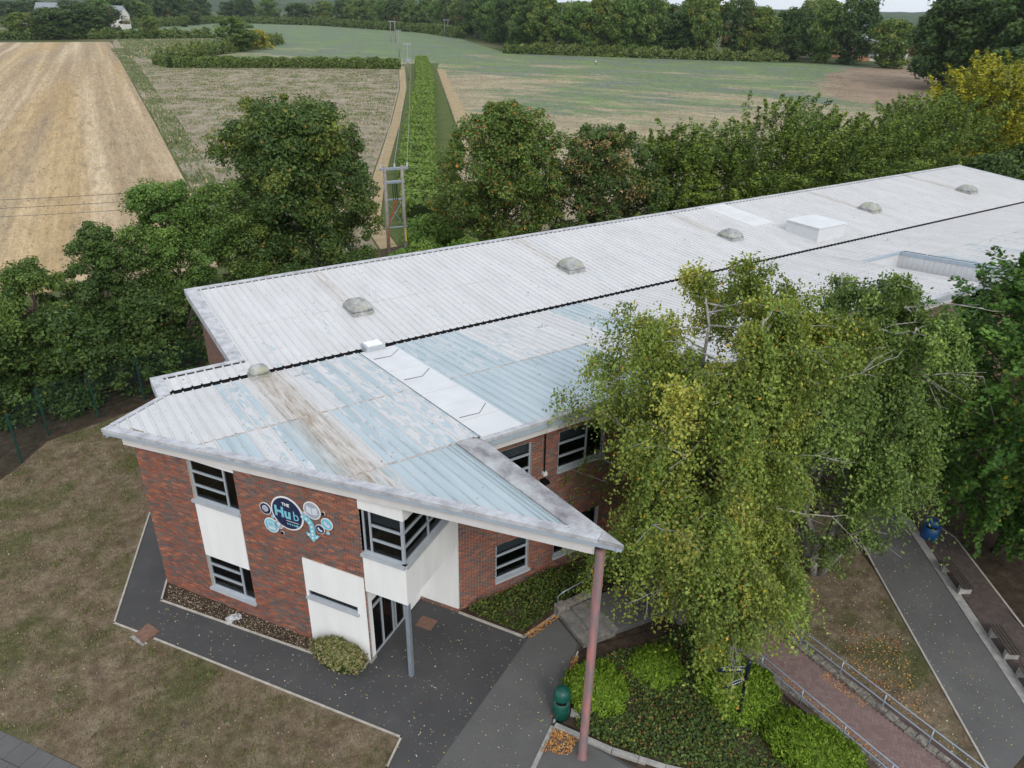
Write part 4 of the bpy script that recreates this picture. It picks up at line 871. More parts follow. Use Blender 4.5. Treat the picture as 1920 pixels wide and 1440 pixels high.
# ---- birches: weeping strands hung from side branches, so the crown breaks into separate cascades
def birch(name, label, base, H, Rr, seed, per, lps, cols, wts, z0, lean=(0, 0), group=None, deadwood=(), stems=3, leaf=.05, nlimb=24, bulge=0.0, bang=0.0, front=0.0):
    g = np.random.default_rng(seed); root = empty(name, (*base, 0)); tag(root, label, 'tree', group); tb = MB(); subs = []
    ph = g.uniform(0, 6.28, 6)
    for s in range(stems):
        a = 2 * np.pi * s / stems + g.uniform(-.4, .4); o = np.array([np.cos(a), np.sin(a)]) * (.55 if stems > 1 else 0)
        top = np.array([o[0] * 2.6 + lean[0], o[1] * 2.6 + lean[1], H * g.uniform(.78, .88)]); P = limb(g, (o[0] * .3, o[1] * .3, -.1), top, 8, .10); tb.tube(P, .15 if stems > 1 else .2, .025, 8)
        for q in range(nlimb):
            f = ((q + g.uniform(0, 1)) / nlimb) ** .82 * 6.15 + .8; k_ = min(6, int(f)); st = P[k_] + (P[k_ + 1] - P[k_]) * (f - k_); a2 = a + g.normal(0, 1.4); hh = st[2] / H
            rad = Rr * (1.0 - .52 * max(0, hh - .5) / .5) * (1 + .16 * np.sin(3 * a2 + ph[0]) + .13 * np.sin(5 * a2 + ph[1])) * g.uniform(.45, 1.0) * (1 + bulge * np.cos(a2 - bang) * max(0, .5 - hh)) * (1.12 if hh < .5 else 1.0) * (1 - front * max(0, np.cos(a2 + 1.2)) * (1.0 if hh < .6 else .3))
            en_ = np.array([np.cos(a2) * rad + lean[0] * hh, np.sin(a2) * rad + lean[1] * hh, min(H * .98, st[2] + g.uniform(.05, .34) * rad)])
            Q = limb(g, st, en_, 6, .12, .10); tb.tube(Q, .032, .009, 5, False); subs.append(Q[1:] if hh > .55 else Q[2:])
            for w_ in range(3):
                i = g.integers(2, 5); a3 = a2 + g.choice([-1, 1]) * g.uniform(.4, 1.1); l3 = rad * g.uniform(.2, .42); e3 = Q[i] + np.array([np.cos(a3) * l3, np.sin(a3) * l3, g.uniform(-.1, .35) * l3]); Q3 = limb(g, Q[i], e3, 4, .12, .12); tb.tube(Q3, .02, .007, 4, False); subs.append(Q3)
    for pts in deadwood:
        Q = np.array(pts) - np.array([base[0], base[1], 0]); tb.tube(Q, .03, .008, 5, False)
        for kx in range(6):
            i = g.integers(1, len(Q)); e = Q[i] + g.normal(0, .28, 3) + (Q[i] - Q[i - 1]) * .5 + np.array([0, 0, -.15]); tb.tube([Q[i], (Q[i] + e) / 2 + g.normal(0, .05, 3), e], .014, .005, 4, False)
    tb.build('trunk', 'bark_white', root, True); P_ = []; A_ = []; cc = []
    for Q in subs:
        tone = tones(g, 1, cols, [x if x > .1 else 0.0 for x in wts], .3)[0]; n_s = int(per * g.uniform(.35, 1.5) * (1.7 if Q[0][2] > H * .68 else 1.0)); L0 = g.uniform(.45, 1.7) * (1.45 if Q[0][2] < H * .5 else 1.0)
        for s in range(n_s):
            t_ = g.uniform(0, 1) ** .7 * (len(Q) - 1); i = min(len(Q) - 2, int(t_)); st = Q[i] + (Q[i + 1] - Q[i]) * (t_ - i) + g.normal(0, .13, 3); hh = st[2]
            ln = min(L0 * g.uniform(.5, 1.25) * (1.0 if hh < H * .82 else .5), max(.25, hh - z0 * g.uniform(.7, 1.4))); o = unit(np.array([st[0], st[1], 0]) + 1e-6)
            k_ = max(4, int(lps * ln / 1.1)); tt = g.uniform(0, 1, (k_, 1)); dr = o * .30 * ln + g.normal(0, .16 * ln, 3) * np.array([1, 1, 0])
            P_.append(st + dr * tt + np.array([0, 0, -1.0]) * tt ** 1.3 * ln + np.array([0, 0, .2]) * np.sin(np.pi * tt) * ln * .6 + g.normal(0, .05 + .02 * ln, (k_, 3))); A_.append(np.tile([0, 0, -1.0], (k_, 1)) + g.normal(0, .7, (k_, 3)))
            cm = np.tile(tone, (k_, 1)); mi = g.uniform(0, 1, k_) < .25; cm[mi] = tones(g, int(mi.sum()), cols, wts, .25) if mi.any() else cm[mi]; cc.append(cm * (1 + g.uniform(-.25, .25, (k_, 1))))
    P_ = np.concatenate(P_); A_ = np.concatenate(A_); cc = np.concatenate(cc); n = len(P_); Nn = unit(g.normal(0, .6, (n, 3)) + np.array([0, 0, .4]) + unit(P_ * np.array([1, 1, 0]) + 1e-6) * .5)
    L = leaf * g.uniform(.5, 1.5, n); leaf_mesh('crown', P_, Nn, A_, L, L * .66, cc, root); return root
BC1 = [(0.105, 0.155, 0.030), (0.150, 0.195, 0.038), (0.085, 0.130, 0.026), (0.200, 0.215, 0.045), (0.36, 0.235, 0.025)]
birch('birch_tree', 'weeping birch with yellowing leaves beside the red pole', (15.5, 12.8), 13.6, 4.1, 11, 24, 27, BC1, [.32, .26, .27, .12, .045], 1.5, lean=(.7, 0), stems=3, nlimb=36, bulge=.9, bang=3.5, front=.30, leaf=.046,
      deadwood=[[(14.6, 12.3, 4.2), (13.6, 11.6, 4.1), (12.9, 11.4, 3.7), (12.2, 11.3, 3.9)], [(15.2, 11.6, 3.6), (14.4, 10.2, 3.3), (14.0, 9.5, 2.6), (13.7, 9.2, 2.0)], [(16.6, 11.6, 5.2), (17.7, 10.6, 5.0), (18.5, 10.1, 4.9), (19.1, 9.7, 4.2)],
                [(16.8, 12, 8.6), (17.6, 11, 9.3), (18.6, 10.4, 9.6), (19.4, 10.2, 9.9)], [(16.2, 11.4, 7.2), (17.2, 10.3, 7.4), (17.9, 9.8, 7.2)]])
BC2 = [(0.085, 0.140, 0.034), (0.110, 0.170, 0.040), (0.062, 0.105, 0.030), (0.145, 0.200, 0.045)]
birch('birch_tree', 'white-limbed birch with thin green crown behind the yellowing birch', (21.6, 11.9), 12.9, 3.6, 23, 23, 25, BC2, [.33, .27, .3, .1], 4.0, stems=4, lean=(.4, .2), nlimb=22, leaf=.049, front=.3,
      deadwood=[[(21.9, 11.4, 10.6), (22.9, 10.6, 10.8), (23.9, 10.2, 10.6)], [(21.8, 11.0, 8.4), (22.9, 10.0, 8.7), (23.8, 9.4, 8.6), (24.4, 9.2, 7.6)], [(21.6, 11.4, 9.8), (22.3, 10.4, 8.6), (22.6, 10.0, 7.8)]])
# ---- locust at the right edge
tree('locust_tree', 'feathery green locust tree at the right edge beside the blue bin', (28.7, 8.9), 12.0, 4.7, 1.6, 850, 110, .09, [(0.034, 0.085, 0.016), (0.050, 0.115, 0.020), (0.075, 0.15, 0.026), (0.25, 0.22, 0.02)], [.4, .35, .2, .04], 31, 'round', 'spray', wind=(0, 0, -.5), crad=.68, tr=.22, lobes=.12, dens=.36)
# ---- left-hand trees behind the fence
tree('maple_tree', 'large dense maple standing between stubble field and pylon', (14.6, 47), 13.3, 4.25, 1.5, 540, 220, .10, G_DARK + [(0.085, 0.115, 0.022), (0.17, 0.12, 0.03)], [.28, .32, .24, .14, .05], 41, 'mid', crad=.85, tr=.26, lobes=.3)
tree('ash_tree', 'light green ash with open crown and forked trunk left of the maple', (6.4, 44), 9.9, 2.6, 3.4, 180, 230, .072, G_LIVE, [.4, .3, .3], 43, 'round', crad=.62, tr=.13, lobes=.3, dens=.4)
tree('ash_tree', 'slender ash in front of the large maple, thin crown', (9.4, 44.6), 9.4, 2.0, 3.0, 100, 220, .07, G_MID, [.4, .35, .25], 47, 'round', crad=.6, tr=.1, lobes=.3)
tree('young_tree', 'bushy dark tree left of the light green ash', (2.9, 43.2), 8.2, 1.9, 1.2, 140, 250, .074, G_DARK + G_MID[:1], [.3, .3, .2, .2], 53, 'round', crad=.6, tr=.1)
tree('young_tree', 'rounded green tree nearest the left edge by the stubble', (-0.6, 42.2), 6.9, 2.2, .8, 150, 250, .074, G_MID + G_DARK[:1], [.3, .3, .15, .25], 59, 'round', crad=.62, tr=.1)
tree('young_tree', 'tree cut off by the left edge of the picture', (-4.2, 44.2), 9.6, 1.6, 2.0, 90, 140, .095, G_DARK, [.3, .4, .3], 61, 'round', crad=.55, tr=.1)
for i, (x, y, h_, r, lab) in enumerate([(-3.6, 40.6, 5.2, 2.2, 'dark shrub behind the first fence post from the left'), (0.6, 40.6, 5.0, 2.2, 'dark shrub behind the green fence at left'), (4.2, 41.4, 5.0, 2.3, 'dark shrub under the light green ash'), (8.0, 41.0, 4.6, 2.4, 'dark shrub beside the brick gable wall'),
        (12.0, 41.6, 5.0, 2.5, 'dark shrub under the large maple'), (16.6, 42.2, 4.6, 2.5, 'dark shrub behind roof edge under right side of maple'), (20.2, 43.4, 3.4, 2.0, 'low dark shrub in front of the pylon')]):
    tree('shrub', lab, (x, y), h_, r, .1, 120, 140, .095, G_DARK + [(0.075, 0.11, 0.02), (0.14, 0.13, 0.04)], [.35, .33, .2, .09, .03], 70 + i, 'dome', crad=.65, cat='shrub')
for i, (x, y, h_, r, lab) in enumerate([(21.8, 47.6, 2.6, 1.8, 'bright bramble thicket left of the pylon base'), (24.6, 49.6, 2.5, 2.2, 'bright bramble thicket around the pylon base'), (26.6, 46.6, 3.2, 2.2, 'bramble thicket right of the pylon base'), (29.5, 57, 2.4, 2.6, 'bramble mound where the long hedge begins')]):
    tree('bramble', lab, (x, y), h_, r, .0, 110, 85, .12, [(0.065, 0.130, 0.022), (0.085, 0.155, 0.028), (0.11, 0.17, 0.035)], [.4, .35, .25], 90 + i, 'dome', crad=.7, cat='shrub', tr=.04)
# ---- row behind the building
tree('red_berry_tree', 'broad tree with rusty seed clusters right of the pylon', (32.2, 50), 12.0, 4.7, .6, 460, 170, .108, G_MID + [(0.055, 0.085, 0.018), (0.30, 0.10, 0.025), (0.19, 0.17, 0.03)], [.27, .27, .17, .14, .075, .075], 101, 'round', crad=.85, tr=.25)
tree('seeded_tree', 'tan-speckled bushy tree behind the roof right of the rusty one', (39.0, 46.6), 10.4, 4.4, .3, 350, 150, .108, G_DARK + [(0.22, 0.16, 0.08), (0.10, 0.12, 0.03)], [.25, .3, .2, .11, .14], 103, 'round', crad=.8, tr=.2)
HB = [(0.055, 0.095, 0.014), (0.080, 0.130, 0.020), (0.115, 0.165, 0.026), (0.035, 0.065, 0.012)]
for i, (x, y, h_, r, lab) in enumerate([(45.2, 45, 9.8, 3.6, 'first hornbeam of the windswept row behind the roof'), (51.6, 44.6, 9.5, 3.8, 'second hornbeam of the windswept row behind the roof'), (58.8, 45, 11.6, 4.6, 'tallest hornbeam in the windswept row behind the roof'), (66.4, 45.6, 9.8, 4.4, 'hornbeam just right of the tallest in the row'),
        (74.5, 45.6, 9.0, 4.6, 'hornbeam behind the far half of the roof, low crown'), (83.0, 47.6, 10.3, 5.2, 'dark hornbeam left of the golden conifer'), (92.5, 48.5, 10.0, 5.4, 'hornbeam touching the golden conifer')]):
    tree('hornbeam', lab, (x, y), h_, r, .2, 230, 125, .135, HB, [.3, .32, .2, .18], 110 + i, 'mid', 'spray', wind=(.45, .05, .1), crad=1.15, tr=.15, group='hornbeam row behind the building', lobes=.2, dens=.5)
tree('golden_conifer', 'golden yellow conifer beyond the far end of the roof', (109, 52), 13.2, 8.2, .2, 460, 120, .2, [(0.21, 0.22, 0.014), (0.27, 0.265, 0.022), (0.095, 0.12, 0.012), (0.05, 0.075, 0.01)], [.35, .25, .22, .18], 131, 'mid', 'spray', wind=(.3, 0, .25), crad=1.5, tr=.3, lobes=.14)
for i, (x, y, h_, r, lab) in enumerate([(101, 42, 5.5, 5.0, 'dark shrub under the golden conifer'), (117, 40, 6.0, 6.0, 'dark shrub at the right edge beyond the roof end'), (90, 41.5, 4.8, 4.2, 'dark shrub behind the far corner of the roof')]):
    tree('shrub', lab, (x, y), h_, r, .1, 120, 70, .2, G_DARK, [.4, .35, .25], 140 + i, 'dome', crad=1.1, cat='shrub')
# ---- distant trees from shared variants
FARV = []
FC = [(G_DARK + G_MID[:1], [.28, .3, .22, .2]), (G_MID, [.4, .35, .25]), (G_DARK, [.4, .35, .25]), (G_MID + [(0.13, 0.15, 0.03)], [.25, .3, .25, .2]), (G_DARK + [(0.13, 0.10, 0.05)], [.3, .3, .25, .15]), (G_LIVE, [.4, .25, .35]), (G_MID + [(0.12, 0.16, 0.05)], [.3, .3, .2, .2]), (G_DARK[:2], [.6, .4])]
far_list = []
gg = np.random.default_rng(5)
def along(line, step, jitter, push):
    P = [np.array(p, float) for p in line]; out = []
    for p, q in zip(P[:-1], P[1:]):
        L = np.linalg.norm(q - p); d_ = (q - p) / L; nrm = np.array([d_[1], -d_[0]]); nrm = nrm if nrm @ ((p + q) / 2) > 0 else -nrm; n = max(1, int(L / step))
        for i in range(n): out.append(p + d_ * (L * (i + .5) / n + gg.uniform(-jitter, jitter)) + nrm * (push + gg.uniform(-jitter, jitter)))
    return out
def ordinal(i):
    W_ = ['first', 'second', 'third', 'fourth', 'fifth', 'sixth', 'seventh', 'eighth', 'ninth', 'tenth', 'eleventh', 'twelfth', 'thirteenth', 'fourteenth', 'fifteenth', 'sixteenth', 'seventeenth', 'eighteenth', 'nineteenth', 'twentieth']
    return W_[i] if i < 20 else 'twenty-' + W_[i - 20]
for line, step, push, hgt, rad, phrase, grp in [
    ([(292, 196), (286, 220), (254, 250), (224, 285), (203, 312)], 10.5, 10, 22.5, 8.2, 'oak from the right along the near wood edge behind the crop', 'wood edge trees behind the crop field'),
    ([(310, 215), (262, 268), (225, 320)], 19, 22, 25, 9.5, 'tall tree from the right in the second rank of the wood', 'second rank of wood trees'),
    ([(215, 330), (266, 466), (292, 560), (280, 752)], 21, 13, 25, 10.5, 'tree from the right along the far wood edge past the poles', 'far wood edge trees'),
    ([(280, 752), (213, 862), (84, 650)], 26, 18, 21, 12, 'tree from the right in the farthest wood at top left', 'farthest wood trees')]:
    pts = along(line, step, 3.0, push); 
    for i, p in enumerate(pts):
        vi = int(gg.integers(0, 8)); lab = ordinal(i) + ' ' + phrase; hs_ = hgt * gg.uniform(.82, 1.12); rs = rad * gg.uniform(.85, 1.15)
        while len(FARV) < 8:
            j = len(FARV); FARV.append(None)
            FARV[j] = tree('woodland_tree', 'tmp', (0, 0), 20, 8, 1.0, 150, 100, .42, FC[j][0], FC[j][1], 200 + j, 'round' if j % 2 else 'mid', crad=2.1, tr=.35, lobes=.26); FARV[j]['_used'] = 0
        src = FARV[vi]; sc = (rs / 8, rs / 8, hs_ / 20)
        if not src['_used']: src['_used'] = 1; src.location = (*p, 0); src.scale = sc; src.rotation_euler = (0, 0, gg.uniform(0, 6.28)); src['label'] = lab; src['group'] = grp
        else: c_ = copy_tree(src, (*p, 0), gg.uniform(0, 6.28), sc, lab, grp)
def far(vi, loc, h_, r, lab, grp=None, nm='woodland_tree'):
    c_ = copy_tree(FARV[vi], (*loc, 0), gg.uniform(0, 6.28), (r / 8, r / 8, h_ / 20), lab, grp); c_.name = nm
    if not grp and 'group' in c_: del c_['group']
    return c_
far(2, (226, 121), 25, 12, 'huge dark oak at the corner of the bare soil'); far(0, (222, 98), 27, 13, 'huge dark tree at top right edge above golden conifer'); far(4, (244, 128), 26, 12, 'dark oak behind the huge corner oak'); far(2, (186, 84), 13, 8, 'dark rounded tree right of the bare soil'); far(0, (176, 74), 12, 8, 'dark tree directly behind the golden conifer')
far(3, (296, 185), 17, 9, 'pale airy tree standing alone before the distant houses'); far(1, (90, 349), 13, 7.5, 'round dark oak alone in the hedge between two fields'); far(3, (80, 484), 11, 5.5, 'single tree in the far hedge left of the lone oak')
FARV[1]['_x'] = 0
for i, (p, h_, r) in enumerate([((2, 472), 9, 6), ((20, 480), 12, 8), ((34, 476), 14, 10), ((47, 486), 16, 11), ((60, 500), 15, 10)]): far((i * 2 + 1) % 5, p, h_, r, ordinal(i) + ' tree from the left in the clump behind the stubble', 'clump of trees behind the stubble field')
for i, (p, h_, r) in enumerate([((70, 640), 9, 5), ((92, 655), 10, 5), ((142, 700), 8, 5), ((160, 745), 11, 6)]): far((i + 1) % 5, p, h_, r, ordinal(i) + ' small round tree from the left on the far green slope', 'small trees on the far slope')
for i in range(9): far(int(gg.integers(0, 5)), (-40 + i * 34 + gg.uniform(-8, 8), 900 + gg.uniform(-60, 120)), gg.uniform(15, 21), gg.uniform(14, 19), ordinal(i) + ' hazy tree from the left around the distant houses', 'hazy trees at the top left')
for i in range(7): far(int(gg.integers(0, 5)), (395 + i * 40, 250 + i * 6 + gg.uniform(-10, 10)), gg.uniform(11, 14), gg.uniform(9, 12), ordinal(i) + ' hazy tree from the left beyond the distant brick houses', 'hazy trees beyond the houses')
tree('gorse_bush', 'yellow flowering bush beside the lone dark oak', (104, 366), 7.5, 5.2, .2, 120, 60, .4, [(0.27, 0.23, 0.02), (0.17, 0.18, 0.03), (0.09, 0.12, 0.03)], [.4, .3, .3], 301, 'dome', crad=1.3, cat='shrub')

# ---------------------------------------------------------------- hedges
def hedge(name, label, line, wdt, h_, per_m, leaf, cols, wts, seed, lump=.12, cat='hedge'):
    g = np.random.default_rng(seed); root = empty(name, (*line[0], 0)); tag(root, label, cat); P = [np.array(p, float) for p in line]; o0 = P[0]; mb = MB(); PP = []; NN = []
    for p, q in zip(P[:-1], P[1:]):
        L = np.linalg.norm(q - p); d_ = (q - p) / L; nv = np.array([-d_[1], d_[0]]); w2 = wdt / 2 * .8
        a, b = p - o0 - d_ * .2, q - o0 + d_ * .2; prof = [(-w2, 0), (-w2 * 1.02, h_ * .55), (-w2 * .7, h_ * .84), (w2 * .7, h_ * .84), (w2 * 1.02, h_ * .55), (w2, 0)]; V = [(*(a + nv * x), z) for x, z in prof] + [(*(b + nv * x), z) for x, z in prof]
        mb.add(V, [(i, i + 1, 7 + i, 6 + i) for i in range(5)] + [tuple(range(6))[::-1], tuple(range(6, 12))])
        n = int(per_m * L); s = g.uniform(0, L, n); th = g.uniform(-.15, np.pi + .15, n); bump = 1 + lump * np.sin(s * 1.1 + 2 * th) + lump * .7 * np.sin(s * .37 + 1 + th) + g.normal(0, .05, n)
        ct, st_ = np.cos(th), np.sin(th); ex = np.where(g.uniform(0, 1, n) < .5, np.sign(ct) * np.abs(ct) ** .6, g.uniform(-1, 1, n)) * wdt / 2; ez = np.clip(np.sign(st_) * np.abs(st_) ** .6, -.1, 1) * h_ * .5 + h_ * .45
        lowm = g.uniform(0, 1, n) < .3; ez[lowm] = g.uniform(0, .6, int(lowm.sum())) * h_; ex[lowm] = np.sign(ex[lowm]) * wdt / 2
        c2 = (p - o0)[None] + d_[None] * s[:, None] + nv[None] * (ex * bump)[:, None]; PP.append(np.column_stack([c2, np.maximum(ez * bump, .02)])); NN.append(np.column_stack([nv[None] * ct[:, None], np.maximum(st_, .15)]))
    mb.build('core', 'hedge_core', root); PP = np.concatenate(PP); NN = np.concatenate(NN); n = len(PP); Nn = unit(NN * .8 + g.normal(0, .5, (n, 3))); L = leaf * g.uniform(.7, 1.3, n)
    leaf_mesh('foliage', PP, Nn, g.normal(size=(n, 3)), L, L * .6, tones(g, n, cols, wts, .28), root, True); return root
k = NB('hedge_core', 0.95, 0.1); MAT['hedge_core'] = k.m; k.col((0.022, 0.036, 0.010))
HC = [(0.055, 0.090, 0.022), (0.075, 0.115, 0.028), (0.10, 0.14, 0.035)]
hedge('hedge', 'long bright green hedge running away behind the pylon', [(31.2, 62), (40.2, 82), (63, 126), (93.5, 184), (132, 262)], 3.9, 2.4, 420, .17, [(0.085, 0.150, 0.028), (0.11, 0.175, 0.034), (0.07, 0.125, 0.026), (0.15, 0.18, 0.05)], [.4, .3, .2, .1], 401, .10)
hedge('hedge', 'clipped dark hedge crossing the middle of the weedy field', [(47.8, 283), (49.5, 268), (76, 259), (114, 242)], 4.0, 3.0, 190, .34, HC, [.45, .35, .2], 402, .1)
hedge('hedge', 'bumpy hedge leading to the lone oak and yellow bush', [(52, 290), (62, 306), (74, 328), (90, 352), (128, 414)], 5.0, 3.2, 140, .42, HC + [(0.12, 0.15, 0.05)], [.35, .3, .2, .15], 403, .45)
hedge('hedge', 'low dark hedge along the far end of the stubble', [(-120, 478), (8, 474), (60, 478), (112, 486)], 4.0, 3.2, 110, .55, HC, [.5, .35, .15], 404, .5)
hedge('hedge', 'low hedge at the foot of the far wood', [(88, 640), (210, 848), (276, 748), (289, 560), (264, 468)], 5.0, 4.0, 60, .8, HC, [.5, .35, .15], 405, .5)
hedge('hedge', 'scrubby hedge at the foot of the near wood edge', [(199, 312), (224, 287), (254, 252), (284, 224)], 6.0, 3.2, 120, .5, HC + [(0.14, 0.15, 0.06)], [.35, .3, .2, .15], 406, .35)

# ---------------------------------------------------------------- shrubs by the building
def mound(name, label, c, rx, ry, h_, n, leaf, cols, wts, seed, rz=0.0, asp=.35, cat='shrub', flat_=2.6):
    g = np.random.default_rng(seed); root = empty(name, (c[0], c[1], .04), rz); tag(root, label, cat); V = []; F = []; A_, B_ = 18, 6; ph = g.uniform(0, 6, 5)
    def pt(th, t, s=1.0):
        w_ = 1 + .06 * np.sin(3 * th + ph[0]) + .05 * np.sin(5 * th + ph[1]); e = np.sin(t * np.pi / 2); r = (np.cos(t * np.pi / 2)) ** (2 / flat_); return np.stack([rx * w_ * r * np.cos(th) * s, ry * w_ * r * np.sin(th) * s, h_ * e ** (2 / flat_) * s * (1 + .05 * np.sin(4 * th + ph[2]))], -1)
    for j in range(B_ + 1):
        for i in range(A_): V.append(pt(np.array(2 * np.pi * i / A_), np.array(j / B_), .93))
    for j in range(B_):
        for i in range(A_): F.append((j * A_ + i, j * A_ + (i + 1) % A_, (j + 1) * A_ + (i + 1) % A_, (j + 1) * A_ + i))
    obj('core', V, F, 'hedge_core', root, True); th = g.uniform(0, 2 * np.pi, n); t = g.uniform(0, 1, n) ** .75; P = pt(th, t) * (1 + g.normal(0, .045, (n, 1)) + .05 * np.sin(9 * th + 11 * t)[:, None] + .04 * np.sin(17 * th - 7 * t)[:, None]); Nn = unit(P / np.array([rx, ry, h_]) ** 1.0 + g.normal(0, .7, (n, 3))); L = leaf * g.uniform(.6, 1.4, n)
    leaf_mesh('foliage', P, Nn, unit(P) * .8 + np.array([.3, .1, .7]) + g.normal(0, .5, (n, 3)), L, L * asp, tones(g, n, cols, wts, .3), root); return root
BX = [(0.085, 0.155, 0.012), (0.115, 0.190, 0.016), (0.06, 0.12, 0.010), (0.15, 0.22, 0.025)]
mound('clipped_shrub', 'bright green rounded shrub beside the green bin', (11.2, 11.95), .95, .95, .55, 9000, .06, BX, [.35, .3, .25, .1], 501)
mound('clipped_shrub', 'large bright green clipped shrub at the bottom beside the ramp', (14.95, 6.7), 1.0, 1.75, .62, 15000, .06, BX, [.35, .33, .2, .12], 502)
mound('clipped_shrub', 'bright green low shrub behind the navy signpost', (14.85, 9.65), 1.15, 1.3, .5, 11000, .06, BX, [.35, .3, .25, .1], 503)
mound('clipped_shrub', 'low green shrub under the birch beside the rounded one', (13.3, 11.6), .9, .8, .42, 7000, .06, BX, [.3, .25, .35, .1], 504)
mound('box_shrub', 'small dusty olive shrub against the white wall', (5.05, 17.18), .95, .42, .72, 5200, .05, [(0.12, 0.135, 0.05), (0.17, 0.18, 0.085), (0.075, 0.095, 0.03), (0.20, 0.17, 0.11)], [.35, .25, .25, .15], 505, rz=math.atan2(T_.y, T_.x), asp=.5)
def cover(name, polyg, n, leaf, cols, wts, seed, h_, holes=()):
    g = np.random.default_rng(seed); xs = [p[0] for p in polyg]; ys = [p[1] for p in polyg]; out = []
    Q = np.array(polyg)
    def inside(x, y):
        c = False; j = len(Q) - 1
        for i in range(len(Q)):
            if (Q[i][1] > y) != (Q[j][1] > y) and x < (Q[j][0] - Q[i][0]) * (y - Q[i][1]) / (Q[j][1] - Q[i][1]) + Q[i][0]: c = not c
            j = i
        return c
    while len(out) < n:
        x, y = g.uniform(min(xs), max(xs)), g.uniform(min(ys), max(ys))
        if inside(x, y): out.append((x, y))
    P2 = np.array(out); b = .5 + .25 * np.sin(P2[:, 0] * 2.1 + np.sin(P2[:, 1] * 1.7)) + .25 * np.sin(P2[:, 1] * 2.7 + 1 + P2[:, 0]); z = .05 + h_ * b * g.uniform(.25, 1, n); keep = g.uniform(0, 1, n) < .35 + .65 * b
    P = np.column_stack([P2, z])[keep]; n = len(P); Nn = unit(np.array([0, 0, .8]) + g.normal(0, .5, (n, 3))); L = leaf * g.uniform(.6, 1.4, n)
    return tag(leaf_mesh(name, P, Nn, g.normal(size=(n, 3)), L, L * .65, tones(g, n, cols, wts, .3), None), kind='stuff')
tag(cover('ground_cover', [(9.5, 16.9), (10.6, 15.1), (11.9, 15.35), (14, 15.5), (19.5, 15.7), (19.5, 17.0)], 15000, .045, [(0.05, 0.085, 0.016), (0.075, 0.115, 0.02), (0.035, 0.06, 0.014), (0.13, 0.10, 0.035)], [.35, .3, .3, .05], 511, .5), 'low green shrubs filling the bed below the courtyard wall', 'ground cover')
tag(cover('ground_cover', [(9.9, 11.2), (11.2, 13.0), (15.6, 12.3), (15.6, 5.0), (12.6, 7.6), (11.1, 9.2), (10.2, 10.4)], 30000, .05, [(0.045, 0.080, 0.020), (0.070, 0.11, 0.024), (0.03, 0.05, 0.018), (0.14, 0.075, 0.03), (0.15, 0.16, 0.04)], [.35, .27, .27, .06, .05], 512, .28), 'dark leafy ground cover in the bed around the navy signpost', 'ground cover')

# ---------------------------------------------------------------- loose scatter: grass blades, weeds, fallen leaves
def scatter(name, label, cat, polys, n, size, cols, wts, seed, z=.02, upright=False, asp=.6, zj=.01, clump=0.0):
    g = np.random.default_rng(seed); pts = []
    for poly_, share in polys:
        Q = np.array(poly_); lo, hi = Q.min(0), Q.max(0); m_ = int(n * share); got = []
        ctr = g.uniform(lo, hi, (max(1, m_ // 14), 2)) if clump else None
        while len(got) < m_:
            X = g.uniform(lo, hi, (4000, 2)) if not clump else ctr[g.integers(0, len(ctr), 4000)] + g.normal(0, clump, (4000, 2))
            ins = np.zeros(len(X), bool); j = len(Q) - 1
            for i in range(len(Q)):
                den = (Q[j][1] - Q[i][1]) or 1e-9; cr_ = ((Q[i][1] > X[:, 1]) != (Q[j][1] > X[:, 1])) & (X[:, 0] < (Q[j][0] - Q[i][0]) * (X[:, 1] - Q[i][1]) / den + Q[i][0]); ins ^= cr_; j = i
            got += list(X[ins])
        pts += got[:m_]
    P2 = np.array(pts); n = len(P2); L = size * g.uniform(.5, 1.5, n)
    if upright: Nn = unit(np.column_stack([g.normal(size=(n, 2)), g.normal(0, .3, n)])); A = np.tile([0, 0, 1.0], (n, 1)) + g.normal(0, .35, (n, 3)); P = np.column_stack([P2, z + L * .55])
    else: Nn = unit(np.array([0, 0, 1.0]) + g.normal(0, .28, (n, 3))); A = g.normal(size=(n, 3)); P = np.column_stack([P2, z + g.uniform(0, zj, n)])
    return tag(leaf_mesh(name, P, Nn, A, L, L * asp, tones(g, n, cols, wts, .25), None, 'leaf' not in name), label, cat, kind='stuff')
LAWN = [(-12, 14), (-3.7, 19.9), (-2, 17.4), (1.7, 12), (4.4, 12.0), (5.3, 13.7), (-0.82, 22.74), (1.25, 28.58), (2.4, 33), (5, 38.2), (2.4, 38.0), (-1.6, 36.8), (-3.0, 34.8), (-8, 30)]
DRY = [(0.15, 0.125, 0.075), (0.105, 0.085, 0.05), (0.23, 0.19, 0.12), (0.065, 0.085, 0.022), (0.045, 0.055, 0.018)]
scatter('grass_blades', 'short dry brown grass on the front lawn', 'grass', [(LAWN, 1)], 60000, .036, DRY, [.36, .3, .2, .09, .05], 601, .0, True, .22)
scatter('grass_tufts', 'green grass tufts scattered on the dry lawn', 'grass', [(LAWN, 1)], 8000, .05, [(0.055, 0.095, 0.018), (0.08, 0.12, 0.025), (0.045, 0.07, 0.015)], [.4, .35, .25], 602, .0, True, .25, clump=.22)
LEAFC = [(0.42, 0.38, 0.26), (0.34, 0.24, 0.08), (0.26, 0.13, 0.05), (0.50, 0.48, 0.40), (0.40, 0.32, 0.07)]
